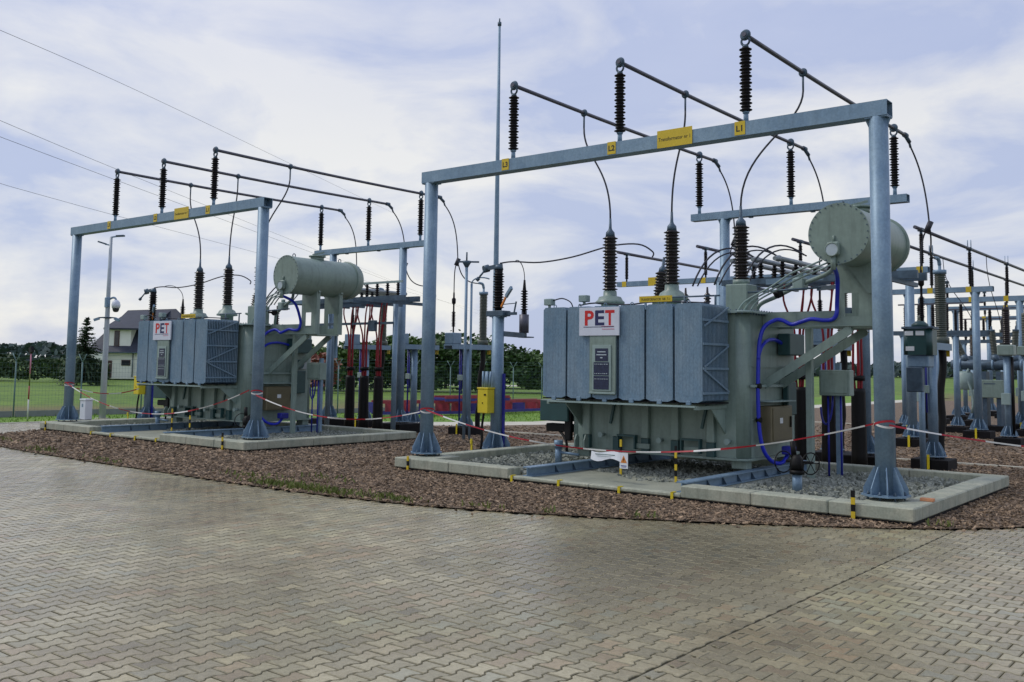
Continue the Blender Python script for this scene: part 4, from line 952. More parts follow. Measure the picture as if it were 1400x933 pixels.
for x in (6.5, 7.0, 7.5, 8.0):
    b = MB(); b.lathe((x, 7.0, 0), ZA, [(4.52, .05), (4.56, .055)]+sheds(4.56, 4.92, .04, .075, 5, .9)+[(4.96, .05)], 10); b.build('insulator', 'ins', t)
b = MB(); b.bar((6.35, 7.0, 5.0), (8.2, 7.0, 5.0), .06, .07); b.build('rail', 'sage_l', t)
b = MB(); b.bar((4.05, 6.95, 3.62), (7.85, 6.95, 3.62), .06, .08); b.box(6.75, 7.05, 6.85, 7.0, 3.35, 3.72, .01); b.build('cable_rail', 'galv_dark', t)
for i, (x, wd) in enumerate(((5.72, 'left'), (6.42, 'middle'), (7.12, 'right'))):
    c = T('cable_riser', 'cable duct', f'{wd} black duct with red cables rising to the bridge behind the right transformer', (x, 7.05, 0), 'cable risers', f'{wd} thick black duct with red cables beside the left transformer')
    b = MB(); b.lathe((x, 7.05, 0), ZA, [(-.1, .19), (.3, .175), (1.0, .165), (1.75, .16), (1.84, .15)], 16); b.build('duct', 'black', c)
    for j, (dx, dy) in enumerate(((-.10, -.03), (.0, .06), (.10, -.02), (.04, -.08))):
        tx = x+dx*2.6+(-.10 if j == 0 else .06); b = MB()
        b.tube(smoothpath([(x+dx*.7, 7.05+dy*.7, 1.80), (x+dx, 7.05+dy, 2.3), (x+dx*1.1, 7.05+dy, 3.2), (tx, 7.05+dy*2, 3.95), (tx+.04, 7.05+dy, 4.45)], 5), .034, 7, r1=.022); b.build('cable', 'redcab', c)
    b = MB(); b.cyl((x, 7.05, 2.02), (x, 7.05, 2.14), .15, n=12); b.build('clamp', 'black', c)

# cable head posts behind each bay
for k, x in (('L3', 2.40), ('L2', 5.08), ('L1', 7.72)):
    w = words[k][0]
    t = T('cable_head_post', 'cable head', f'{w} steel post with cable head and surge arrester behind the right bay', (x, 10.85, 0), 'cable head posts', f'{w} steel post with cable head and surge arrester behind the left bay')
    b = MB(); b.box(x-.45, x+.45, 10.4, 11.3, -.4, .03, .02); b.build('plinth', 'bit', t)
    b = MB(); b.box(x-.04, x+.02, 10.37, 10.39, -.26, .15); b.build('earthing_strip', 'ybox', t)
    post(t, x, 10.85, .03, 2.93, .125, .32, .34)
    b = MB(); b.box(x-.22, x+.22, 9.85, 12.0, 2.935, 3.0); b.box(x-.22, x-.18, 9.85, 12.0, 2.82, 2.934); b.box(x+.18, x+.22, 9.85, 12.0, 2.82, 2.934); br = b.build('bracket', 'galv', t)
    b = MB(); b.box(x-.22, x+.22, 9.88, 10.32, 3.003, 3.40, .02); b.build('arrester_base', 'galv', br)
    b = MB(); b.lathe((x, 10.1, 0), ZA, [(3.40, .03), (3.62, .03)]+sheds(3.62, 4.15, .045, .08, 11, .9)+[(4.18, .03), (4.42, .03), (4.46, .07), (4.62, .075), (4.66, .035), (4.85, .03)], 12); b.build('surge_arrester', 'ins', t)
    b = MB(); b.lathe((x+.03, 11.72, 0), ZA, [(3.003, .20), (3.16, .20), (3.18, .165)]+sheds(3.20, 4.86, .125, .155, 30, 1.0)+[(4.88, .16), (4.97, .16), (4.98, .04), (5.1, .035)], 18); hd = b.build('cable_head', 'head', t)
    b = MB(); b.lathe((x+.03, 11.72, 0), ZA, [(4.872, .17), (4.98, .17), (4.985, .04), (5.15, .04)], 16); b.tube(smoothpath([(x+.03, 11.72, 5.12), (x+.02, 11.66, 5.27), (x-.02, 11.5, 5.30)], 4), .05, 8); b.build('head_cap', 'galv', hd)
    b = MB(); b.tube(smoothpath([(x+.03, 11.72, 2.99), (x+.06, 11.70, 2.4), (x+.0, 11.62, 1.7), (x+.04, 11.58, 1.0), (x+.0, 11.52, .5), (x+.02, 11.5, -.3)], 5), .095, 10); b.build('cable_duct', 'black', t)
    b = MB(); b.cyl((x-.2, 10.72, .05), (x-.2, 10.72, 2.9), .03, n=8); b.cyl((x-.1, 10.70, 1.2), (x-.1, 10.70, 2.9), .022, n=8); b.build('conduit', 'cond', t)
    b = MB(); b.box(x-.24, x-.02, 10.62, 10.70, 1.7, 1.9, .01); b.build('counter_box', 'sage_l', t)
    b = MB(); b.box(x+.02, x+.16, 11.98, 12.01, 2.66, 2.98); b.build('tag_plate', 'yellow', br)
    # connecting cable from the busbar
    j = (x+.27, 9.98, 5.92); xs = {'L3': 2.361, 'L2': 5.012, 'L1': 7.643}[k]
    b = MB(); b.tube(bez((xs+.05, 9.55, ZT-.26), (xs+.16, 10.05, ZT-.75), (j[0]-.05, 9.98, 6.8), j, 16), .021, 7)
    b.tube(bez(j, (j[0]+.05, 10.1, 5.4), (x+.0, 10.7, 5.25), (x-.01, 11.46, 5.28), 14), .021, 7)
    b.tube(bez((j[0]-.02, 9.97, 5.88), (x+.1, 9.98, 5.82), (x, 10.1, 5.4), (x, 10.1, 4.83), 12), .019, 7)
    b.cyl((j[0]-.07, 9.95, 5.80), (j[0]+.03, 10.0, 6.06), .075, n=8)
    tag(b.build('riser_cable', 'cable', origin=j), f'{w} thin cable curving from a busbar end to a cable head, right bay', 'cable', 'cables to the cable heads', f'{w} thin cable curving from a busbar end to a cable head, left bay')
# grey-green junction box on a stand at the back of the basin
t = T('marshalling_box', 'box', 'grey-green box on a stand with blue conduits, right of the right transformer', (7.79, 3.8, .08), 'marshalling boxes', 'grey-green box on a stand with blue conduits, right of the left transformer')
b = MB(); b.box(7.49, 8.11, 3.66, 3.92, 1.74, 2.26, .015); bx = b.build('box', 'sage', t)
b = MB(); b.box(7.53, 8.07, 3.640, 3.658, 1.79, 2.21, .006); b.build('door', 'sage', bx)
b = MB(); b.box(7.72, 7.82, 3.94, 4.04, .08, 2.4); b.build('stand', 'galv', t)
for dx in (.10, .36):
    b = MB(); b.cyl((7.52+dx, 3.8, .08), (7.52+dx, 3.8, 1.739), .022, n=8); b.build('conduit', 'cond', t)
b = MB(); b.tube(bez((7.45, 3.85, 1.5), (7.45, 3.85, 1.0), (7.68, 3.85, 1.0), (7.70, 3.85, 1.739), 10), .022, 7); b.build('conduit', 'cond', t)

# ------------------------------------------------------------------ the far bay: copies of every thing and part of the near one
for o, far in BAY:
    dup(o, loc=Vector(o.location)+Vector((DX, DY, 0)), label=far)

# ------------------------------------------------------------------ barrier tape
def tape(label, a, c, sag, seg=.60, tails=True, ph=0, w=.036):
    a = Vector(a); c = Vector(c); L = (c-a).length; n = max(4, int(L/.13)); b = MB(); pr = None
    for i in range(n+1):
        t = i/n; p = a.lerp(c, t); p.z -= sag*4*t*(1-t); tw = .35*math.sin(t*L*1.3+ph)+.2*math.sin(t*L*3.1)
        d = (c-a).normalized(); s_ = Vector((-d.y, d.x, 0)); wv = (Vector((0, 0, 1))*math.cos(tw)+s_*math.sin(tw))*w*.5*(1-.35*abs(math.sin(t*L*.9+ph)))
        th = s_*.002; q = [b._p(p+wv+th), b._p(p-wv+th), b._p(p-wv-th), b._p(p+wv-th)]
        b.cm = int((t*L+ph)/seg) % 2
        if pr: b.link(pr, q, False)
        pr = q
    tag(b.build('barrier_tape', ['tred', 'twhite'], origin=a), label, 'barrier tape', 'red and white barrier tapes')
tape('red and white tape strung between both posts of the near gantry, before the right transformer', (0.12, -.17, 1.26), (9.82, -.17, 1.42), .66)
tape('red and white tape strung between the two posts of the left gantry', (-15.87, -.24, 1.50), (-6.17, -.24, 1.52), .80, ph=.2)
tape('red and white tape between the two gantries, crossing the gap between the bays', (-5.93, -.20, 1.40), (-.13, -.10, 1.20), .36, ph=.1)
tape('red and white tape running off to the right from the near gantry post', (10.06, -.16, 1.41), (12.75, 1.75, 1.02), .05, ph=.3)
tape('pale tape behind the left gantry, from its far post towards a yellow box', (-15.95, .15, 1.32), (-16.62, 2.9, 1.30), .20, ph=.4, w=.045)
def wrap(label, x, y, z, r):
    b = MB()
    for k, (dz0, dz1, m) in enumerate(((-.05, .05, 1), (.05, -.05, 0))):
        pr = None; b.cm = m; rr_ = r+.004+.003*k
        for i in range(25):
            a = 2*math.pi*i/24; zz = z+dz0+(dz1-dz0)*(.5-.5*math.cos(a+math.pi*.25)); q = [b._p((x+rr_*math.cos(a), y+rr_*math.sin(a), zz-.017)), b._p((x+rr_*math.cos(a), y+rr_*math.sin(a), zz+.017))]
            if pr: b.face((pr[0], q[0], q[1], pr[1]))
            pr = q
    tag(b.build('tape_knot', ['tred', 'twhite'], origin=(x, y, z)), label, 'barrier tape', 'tape wraps on the posts')
wrap('tape wrapped round the left post of the near gantry', 0, 0, 1.24, .150)
wrap('tape wrapped round the right post of the near gantry', 9.937, 0, 1.42, .150)
wrap('tape wrapped round the right post of the left gantry', DX+9.937, DY, 1.47, .150)
wrap('tape wrapped round the left post of the left gantry', DX, DY, 1.46, .150)
b = MB(); b.cyl((12.75, 1.75, -.02), (12.75, 1.75, 1.15), .02, n=8); tag(b.build('tape_stake', 'timber', origin=(12.75, 1.75, 0)), 'thin red stake holding the tape at the far right', 'stake')
# notices hanging on the tape
b = MB(); pr = None
for i in range(9):
    x = 4.52+.68*i/8; z = .655-.02*math.sin(i*.8); y = -.19-.012*math.sin(i*1.1); q = [b._p((x, y, z)), b._p((x, y-.03, z-.15-.015*math.sin(i*.9))), b._p((x, y-.027, z-.15-.015*math.sin(i*.9))), b._p((x, y+.003, z))]
    if pr: b.link(pr, q, False)
    pr = q
t = tag(b.build('notice_sheet', 'paper', origin=(4.85, -.19, .65)), 'curling white sheet hung on the tape in front of the right transformer', 'notice')
b = MB(); b.box(4.62, 5.06, -.217, -.2145, .598, .612); b.box(4.66, 4.98, -.224, -.2215, .566, .572); b.build('print_line', 'fence', t)
t = T('warning_card', 'sign', 'white card with an orange triangle hung on the tape before the right transformer', (5.26, -.20, .40))
b = MB(); b.box(5.17, 5.35, -.222, -.217, .375, .665, .001); b.build('card', 'paper', t)
b = MB(); b.prism([(-.068, -.055), (.068, -.055), (0, .085)], (5.26, -.2225, .535), XA, ZA, (0, -1, 0), .002); tr = b.build('triangle', 'orange', t)
b = MB(); b.prism([(.004, .048), (-.018, .0), (-.002, .0), (-.010, -.038), (.018, .012), (.003, .012)], (5.26, -.2250, .535), XA, ZA, (0, -1, 0), .0015); b.build('bolt_symbol', 'ink', tr)
b = MB(); b.box(5.20, 5.32, -.2240, -.2222, .418, .434); b.box(5.21, 5.31, -.2240, -.2222, .398, .406); b.build('print_line', 'bluest', t)
b = MB(); b.box(9.98+.42, 9.98+.62, .15, .25, ZR, ZR+.05, .006); tag(b.build('loose_brick', 'brick', origin=(10.4, .2, ZR)), 'small orange brick lying on the rim beside the right gantry post', 'brick')

# ------------------------------------------------------------------ lightning mast and thin poles
t = T('lightning_mast', 'mast', 'very tall thin tapering mast rising between the two bays', (-2.17, 4.98, 0))
b = MB(); b.tube([(-2.17, 4.98, 0), (-2.17, 4.98, 4.0), (-2.17, 4.98, 8.2), (-2.17, 4.98, 12.0)], .10, 14, True, .034); b.build('pole', 'galv', t)
b = MB(); b.cyl((-2.17, 4.98, 0), (-2.17, 4.98, .04), .2, n=14); b.build('foot_plate', 'galv', t)
b = MB(); b.cyl((-2.17, 4.98, 11.95), (-2.17, 4.98, 12.05), .055, n=10); b.cyl((-2.17, 4.98, 12.05), (-2.17, 4.98, 12.16), .02, n=8); b.build('tip', 'galv_dark', t)
x, y, _ = far_at(-1.02, 29.6)
t = T('sensor_pole', 'pole', 'slim twin pole with a small cross bar on top, left of the tall mast', (x, y, 0))
b = MB(); b.cyl((x, y, 0), (x, y, 5.45), .045, n=10); b.build('pole', 'galv', t)
b = MB(); b.cyl((x+.13, y+.1, 0), (x+.13, y+.1, 4.75), .035, n=8); b.tube(bez((x+.13, y+.1, 4.74), (x+.14, y+.1, 4.95), (x+.4, y+.3, 4.98), (x+.55, y+.45, 4.9), 8), .02, 6); b.build('side_pole', 'galv', t)
b = MB(); b.bar((x-.20, y-.16, 5.42), (x+.30, y+.24, 5.42), .05, .05); b.lathe((x, y, 5.25), ZA, [(0, .05), (.14, .13), (.2, .13)], 10); b.cyl((x, y, 5.45), (x, y, 5.72), .025, n=8); b.build('cross_bar', 'galv_dark', t)

# ------------------------------------------------------------------ switchyard on the right
def portal(y, xs, x0, x1, zb, h, label, signs, big=None):
    t = T('busbar_portal', 'gantry', label, ((x0+x1)/2, y, 0), 'busbar portals of the switchyard')
    for x in xs:
        b = MB(); b.box(x-.48, x+.48, y-.45, y+.45, -.4, .03, .02); b.build('plinth', 'bit', t)
        b = MB(); b.box(x-.04, x+.03, y-.48, y-.46, -.26, .14); b.build('earthing_strip', 'ybox', t)
        post(t, x, y, .03, zb-.003, .14, .34, .36)
    b = rect_tube(x0, x1, y-.13, y+.13, zb, zb+h); b.build('beam', 'galv', t)
    for x in signs:
        b = MB(); b.box(x-.14, x+.06, y-.142, y-.134, zb-.01, zb+h+.01); b.build('sign_plate', 'yellow', t)
    if big: b = MB(); b.box(big, big+.62, y-.145, y-.138, zb-.02, zb+h+.12); b.build('name_plate', 'yellow', t)
    return t
BUS = [-6.2, -2.6, 1.22, 4.02, 5.44]
PY = [(18.4, [5.03, -2.0], -6.6, 5.66, 5.58, .2), (24.8, [5.6, 3.1], 2.4, 6.25, 5.36, .2), (31.2, [5.9, 2.2], 1.7, 6.5, 5.40, .22), (38.0, [5.6, 1.6], 1.2, 6.4, 5.42, .22), (46.0, [5.2, 1.4], .8, 6.2, 5.3, .22)]
ords = ['first', 'second', 'third', 'fourth', 'fifth']
for i, (y, xs, x0, x1, zb, h) in enumerate(PY):
    portal(y, xs, x0, x1, zb, h, f'{ords[i]} low busbar portal from the front in the switchyard behind the right bay', [x for x in BUS if x > x0], big=-5.1 if i == 0 else None)
    for k, x in enumerate(BUS):
        if x < x0: continue
        zt = 7.06 if x > 5 else 6.95
        t = T('support_insulator', 'insulator', f'slim black insulator on the {ords[i]} switchyard portal, {ords[k]} from the left', (x, y, zb+h), 'insulators on the switchyard portals')
        b = MB(); b.cyl((x, y, zb+h), (x, y, zb+h+.12), .035, n=8); b.lathe((x, y, 0), ZA, sheds(zb+h+.12, zt-.16, .055, .08, 15, .9), 10); b.build('shed_stack', 'ins', t)
        b = MB(); b.box(x-.10, x+.10, y-.09, y+.09, zt-.06, zt-.03); b.cyl((x, y, zt-.16), (x, y, zt-.06), .05, n=8); b.box(x-.07, x+.07, y-.14, y+.14, zt-.03, zt+.05, .01); b.build('clamp', 'galv_dark', t)
        if i in (1, 2) and k > 2:
            b = MB(); b.torus((x-.06, y, zt+.16), (1, .2, 0), .18, .012, 18, 5); b.torus((x+.06, y, zt+.16), (1, .2, 0), .18, .012, 18, 5); b.build('corona_ring', 'galv', t)
for k, x in enumerate(BUS):
    zt = 7.06 if x > 5 else 6.95
    b = MB(); b.tube([(x, 17.7+j*8*(1 if x > 3 else .28), zt) for j in range(5)], .062, 8)
    tag(b.build('yard_busbar', 'alu', origin=(x, 17.7, zt)), f'long thin tubular busbar of the switchyard, {ords[k]} from the left', 'busbar', 'busbars of the switchyard')
for k, (x, y, z, x1, y1, z1) in enumerate(((4.02, 26.5, 6.9, 4.4, 29.8, 4.0), (5.44, 27.5, 7.0, 5.3, 30.6, 4.0))):
    b = MB(); b.tube(bez((x, y, z), (x, y, z-1.6), (x1, y1-.6, z1+1.4), (x1, y1, z1), 10), .016, 6)
    tag(b.build('drop_lead', 'cable', origin=(x, y, z)), f'thin drooping lead from the {ords[BUS.index(x)]} switchyard busbar from the left', 'cable', 'drop leads of the switchyard')
# lower beams further back
for i, (y, zb, x0, x1) in enumerate(((27.8, 4.15, 1.6, 5.4), (34.5, 4.3, 1.2, 6.0), (42, 4.2, .6, 6.2))):
    t = T('disconnector', 'switch', f'{ords[i]} low disconnector frame from the front, between the switchyard portals', (1.5, y, 0), 'disconnector frames')
    for x in (x0+.4, x1-1.3):
        b = MB(); b.box(x-.4, x+.4, y-.38, y+.38, -.4, 0, .02); b.build('plinth', 'bit', t)
        post(t, x, y, .0, zb-.35, .115, .29, .32)
    b = rect_tube(x0, x1, y-.1, y+.1, zb-.347, zb-.16); b.build('beam', 'galv_dark', t)
    for j in range(6):
        x = x0+.5+j*(x1-x0-1)/5; b = MB(); b.lathe((x, y, 0), ZA, [(zb-.16, .06)]+sheds(zb-.08, zb+.85, .06, .09, 11, .9)+[(zb+.95, .06)], 10); b.build('insulator', 'ins', t)
    b = MB(); b.bar((x0+.2, y, zb+.98), (x1-.2, y+.05, zb+1.0), .05, .06); b.build('contact_arm', 'alu', t)
# circuit breaker
y = 30.0
t = T('circuit_breaker', 'breaker', 'grey dead-tank circuit breaker with slanting bushings at the far right', (4.9, y, 0))
b = MB(); b.lathe((3.35, y, 2.58), XA, [(0, .10), (.02, .20), (.1, .22), (2.9, .22), (2.98, .20), (3.0, .1)], 18); tk = b.build('gas_tank', 'galv_dark', t)
for x in (3.7, 5.0, 6.1): b = MB(); b.lathe((x, y, 2.58), XA, [(0, .25), (.08, .25)], 16); b.build('tank_flange', 'galv', tk)
for x, lean in ((4.0, -.42), (5.15, -.10), (5.85, .06)):
    ax = Vector((lean, .05, 1)).normalized(); p0 = Vector((x, y, 2.60))
    b = MB(); b.lathe(p0, ax, [(.1, .17), (.42, .16)], 14); b.build('bushing_base', 'galv_dark', t)
    b = MB(); b.lathe(p0, ax, sheds(.42, 1.42, .115, .15, 15, .93), 14); b.build('bushing', 'head', t)
    b = MB(); b.lathe(p0, ax, [(1.42, .13), (1.50, .13), (1.52, .04), (1.66, .03)], 12); b.build('bushing_cap', 'galv_dark', t)
b = MB(); b.box(4.50, 5.52, y-.5, y-.1, 1.18, 1.94, .02); bx = b.build('drive_box', 'sage', t)
b = MB(); b.box(4.76, 5.2, y-.508, y-.501, 1.76, 1.80); b.build('vent', 'galv_dark', bx)
b = MB()
for x in (4.75, 5.3): b.box(x-.09, x+.09, y-.4, y+.2, .002, 2.3)
b.build('stand', 'galv_dark', t)
b = MB(); b.box(4.3, 5.75, y-.55, y+.45, -.4, .0, .02); b.build('plinth', 'bit', t)
b = MB(); b.tube(bez((4.1, y-.2, 2.4), (3.8, y-.3, 1.9), (4.5, y-.3, 1.5), (4.2, y-.3, .5), 10), .05, 8); b.lathe((3.9, y, 0), ZA, [(1.5, .3), (1.55, .36), (2.2, .36), (2.3, .2)], 16); b.build('pipework', 'sage_l', t)
# instrument posts between the portals
for i, (x, y, zt) in enumerate(((7.3, 21.6, 3.1), (4.3, 22.2, 2.9), (6.8, 27.4, 3.2), (3.4, 33.6, 2.9), (7.6, 34.8, 3.1), (4.9, 36.0, 3.3), (7.0, 42.4, 3.0), (2.6, 43.5, 3.2), (5.0, 49.0, 3.0))):
    t = T('instrument_post', 'post', f'{(ords+["sixth", "seventh", "eighth", "ninth"])[i]} instrument post from the front in the switchyard at the right', (x, y, -.25), 'instrument posts of the switchyard')
    b = MB(); b.box(x-.42, x+.42, y-.4, y+.4, -.4, .02, .02); b.build('plinth', 'bit', t)
    post(t, x, y, .02, zt-.25, .12, .30, .32)
    b = MB(); b.box(x-.26, x+.26, y-.26, y+.26, zt-.247, zt+.12, .03); b.build('tank', 'galv_dark' if i % 2 else 'sage', t)
    b = MB(); b.lathe((x, y, 0), ZA, [(zt+.12, .16)]+sheds(zt+.16, zt+1.28, .11, .15, 16, .9)+[(zt+1.3, .12), (zt+1.44, .12), (zt+1.46, .03), (zt+1.62, .03)], 12); b.build('insulator', 'head' if i % 3 else 'porc', t)
    b = MB(); b.box(x-.16, x+.12, y-.32, y-.14, 1.15, 1.55, .01); b.build('terminal_box', 'sage_l', t)
    b = MB(); b.cyl((x+.17, y-.06, .0), (x+.17, y-.06, zt-.3), .05, n=8); b.build('cable_duct', 'black', t)
# teal relay cabinet in front of the right cable head
t = T('voltage_transformer', 'transformer', 'squat dark green instrument tank with white plates, right of the near gantry post', (7.84, 9.48, -.2))
x, y = 7.84, 9.48
b = MB(); rprism(b, x-.34, x+.34, y-.30, y+.30, .12, 2.66, 3.30); tk = b.build('tank', 'teal', t)
b = MB(); rprism(b, x-.38, x+.38, y-.34, y+.34, .12, 3.302, 3.36); b.build('tank_flange', 'galv_dark', tk)
for (x0, z0) in ((x-.28, 3.14), (x-.02, 3.14), (x-.26, 2.76)): b = MB(); b.box(x0, x0+.20, y-.312, y-.302, z0, z0+.11); b.build('plate', 'paper', tk)
b = MB(); b.lathe((x, y, 0), ZA, [(3.36, .20), (3.42, .20), (3.5, .10)], 14); b.build('dome', 'teal', t)
b = MB(); b.box(x-.25, x+.25, y-.25, y+.25, 2.36, 2.65, .02); b.cyl((x, y, -.2), (x, y, 2.4), .07, n=14); b.build('stand', 'galv', t)
b = MB(); b.box(x-.24, x+.14, y-.40, y-.22, 1.75, 2.36, .02); b.build('terminal_box', 'galv_dark', t)

# ------------------------------------------------------------------ left edge: lamp, camera, cabinet, fence, marker
LX, LY = -20.9, 3.8
def lat(r, d=0.0, z=0.0, x=LX, y=LY): return (x+r*math.cos(YAW)-d*math.sin(YAW), y+r*math.sin(YAW)+d*math.cos(YAW), z)
t = T('street_lamp', 'street lamp', 'tall pale lamp post with two flat lamp arms behind the left gantry', (LX, LY, -.03))
b = MB(); b.tube([(LX, LY, -.03), (LX, LY, 2.5), (LX, LY, 5), (LX, LY, 7.1)], .13, 14, True, .055); b.build('pole', 'pale', t)
b = MB(); b.box(LX-.2, LX+.2, LY-.2, LY+.2, -.03, .01); b.build('foot_plate', 'path', t)
for (a, c, z) in ((.0, .46, 7.1), (.0, -.44, 6.78)):
    b = MB(); b.bar(lat(a, 0, z-.02), lat(c*.5, 0, z+.02), .05, .05); ar = b.build('arm', 'galv', t)
    b = MB(); b.bar(lat(c*.45, 0, z+.03), lat(c*1.12, 0, z+.05 if c > 0 else z+.12), .16, .06); b.build('lamp_head', 'galv_dark', ar)
t = T('dome_camera', 'camera', 'white dome camera on the lamp post behind the left gantry', lat(.22, -.1, 4.3))
b = MB(); b.tube(bez(lat(.05, 0, 4.62), lat(.2, -.05, 4.72), lat(.33, -.1, 4.72), lat(.36, -.1, 4.58), 8), .04, 8); b.box(LX-.06, LX+.10, LY-.12, LY+.05, 4.3, 4.7, .02); b.build('bracket', 'galv', t)
b = MB(); b.lathe(lat(.36, -.1, 4.28), ZA, [(.0, .15), (.12, .17), (.24, .14), (.32, .06)], 16); b.build('housing', 'white', t)
b = MB(); b.lathe(lat(.36, -.1, 4.28), ZA, [(-.16, .04), (-.14, .09), (-.06, .125), (-.002, .13)], 16); b.build('dome', 'lens', t)
for r0, wd in ((-1, 'left'), (1, 'right')):
    t = T('bullet_camera', 'camera', f'small camera on the {wd} arm of the lamp post', lat(.3*r0, 0, 3.9), 'small cameras on the lamp post')
    b = MB(); b.bar(lat(0, 0, 3.92), lat(.32*r0, 0, 3.90), .05, .05); b.torus((LX, LY, 3.90), ZA, .14, .03, 14, 6); b.build('arm', 'galv_dark', t)
    b = MB(); b.bar(lat(.30*r0, 0, 3.88), lat(.50*r0, -.05, 3.80), .10, .10); b.build('housing', 'galv', t)
x, y = -19.9, 2.6
t = T('distribution_cabinet', 'cabinet', 'white knee-high cabinet on the grass beside the left gantry post', (x, y, -.03))
b = MB(); b.box(x-.2, x+.2, y-.14, y+.14, .04, .74, .01); bd = b.build('body', 'white', t)
b = MB(); b.box(x-.22, x+.22, y-.16, y+.16, .742, .80, .01); b.build('lid', 'white', bd)
b = MB(); b.box(x-.19, x+.19, y-.13, y+.13, -.03, .039); b.build('base', 'board', bd)
b = MB(); b.box(x-.06, x+.04, y-.146, y-.1405, .5, .62); b.build('vent', 'galv', bd)
x, y, _ = far_at(-17.45, 36.2)
t = T('marker_pole', 'pole', 'thin red, white and green marker pole on the grass at the left', (x, y, 0))
for i, (z0, z1, m) in enumerate(((0, .75, 'twhite'), (.75, 1.25, 'timber'), (1.25, 1.7, 'weed'), (1.7, 2.45, 'pink'))): b = MB(); b.cyl((x, y, z0), (x, y, z1), .026, n=8); b.build('band', m, t)
b = MB(); b.bar((x-.1, y, 2.55), (x+.1, y, 2.62), .1, .22); b.build('head', 'black', t)

F0 = Vector((-24.6, -6, 0)); FD = Vector((.085, 1, 0)).normalized()
t = T('mesh_fence', 'fence', 'grey-green wire fence with angled barbed-wire arms along the far side', tuple(F0))
nP = 26
for i in range(nP):
    p = F0+FD*(2.6*i); gz_ = GZ(p.y); b = MB(); b.cyl((p.x, p.y, -.35), (p.x, p.y, 2.15), .032, n=8)
    for s_ in (-1, 1): b.cyl((p.x, p.y, 2.13), (p.x+.22*s_, p.y+.05*s_, 2.48), .02, n=6)
    b.build('post', 'fence', t)
    if i < nP-1:
        q = p+FD*2.6; b = MB(); b.bar((p.x, p.y+.05, .06+gz_), (q.x, q.y-.05, .06+gz_), .05, .30); b.build('base_board', 'board', t)
b = MB(); e = F0+FD*(2.6*(nP-1))
for k in range(11): b.cyl((F0.x+.03, F0.y, .25+.185*k), (e.x+.03, e.y, .25+.185*k), .0035, n=4)
for i in range(int(2.6*(nP-1)/.13)): p = F0+FD*(.13*i); b.cyl((p.x+.03, p.y, .24), (p.x+.03, p.y, 2.12), .0028, n=3, caps=False)
b.build('wire', 'fence', t)
b = MB()
for s_ in (-.20, -.1, .1, .20): b.cyl((F0.x+s_, F0.y, 2.14+abs(s_)*1.5), (e.x+s_, e.y, 2.14+abs(s_)*1.5), .006, n=4)
b.build('barbed_wire', 'fence', t)
# second fence out in the field
g0 = Vector(far_at(-14, 100)); g1 = Vector(far_at(30, 118)); t = T('field_fence', 'fence', 'distant pale fence of bent posts across the field behind the mast', tuple(g0))
for i in range(14):
    p = g0.lerp(g1, i/13); b = MB(); b.cyl((p.x, p.y, -.1), (p.x, p.y, 1.9), .05, n=6); u = Vector((_cy, _sy, 0)); b.cyl((p.x, p.y, 1.88), tuple(Vector((p.x, p.y, 2.6))+u*.62), .04, n=6); b.build('post', 'galv', t)
b = MB()
for k in range(4): b.cyl((g0.x, g0.y, .4+.5*k), (g1.x, g1.y, .4+.5*k), .012, n=4)
b.build('wire', 'galv', t)

# red and blue steel girders lying beyond the path
def girder(label, r0, d0, r1, d1, z0, h):
    a = Vector(far_at(r0, d0)); c = Vector(far_at(r1, d1)); t = T('steel_girder', 'girder', label, tuple(a), 'steel girders on the grass'); dv_ = (c-a).normalized(); s_ = Vector((-dv_.y, dv_.x, 0))*.45
    for sg in (-1, 1):
        b = MB(); b.bar(a+s_*sg+Vector((0, 0, z0+h)), c+s_*sg+Vector((0, 0, z0+h)), .10, .14); b.build('top_rail', 'timber', t)
        b = MB(); b.bar(a+s_*sg+Vector((0, 0, z0+.07)), c+s_*sg+Vector((0, 0, z0+.07)), .10, .14); b.build('bottom_rail', 'bluest', t)
    n = int((c-a).length/.9)
    for i in range(n+1):
        p = a.lerp(c, i/n); b = MB(); b.box(p.x-.45, p.x+.45, p.y-.05, p.y+.05, z0+.07, z0+h-.02); b.build('cross_panel', 'timber' if i % 3 else 'bluest', t)
girder('long red and blue steel girder lying on the grass left of the tall mast', -6.0, 47.5, -1.2, 50.0, -.2, .60)
girder('red and blue steel girder lying on the grass right of the tall mast', -1.0, 51.0, 2.5, 54.5, -.2, .56)
girder('red steel girder stacked on the grass in front of the mast', -2.9, 48.6, .3, 51.4, .44, .20)

# power lines
for i, pts in enumerate((((-28.32, 50, 20.3), (-28.19, 75, 23.22), (-25.43, 130, 27.74)), ((-30.82, 55, 16.7), (-30.98, 80, 17.71), (-29.68, 160, 20.67)),
                         ((-27.96, 50, 14.48), (-28.97, 72, 15.76), (-18.65, 200, 17.9)), ((-33.39, 60, 14.31), (-35.14, 80, 15.05), (-20.5, 220, 18.62)))):
    P = [Vector(far_at(*p)) for p in pts]; a = P[0]-(P[1]-P[0])*.5; e = P[2]+(P[2]-P[1])*1.2
    b = MB(); b.tube(smoothpath([a, P[0], P[1], P[2], e], 6), .014, 5)
    tag(b.build('power_line', 'cable', origin=P[0]), f'{["highest", "second highest", "third highest", "lowest"][i]} thin overhead wire at the upper left', 'power line', 'overhead wires')

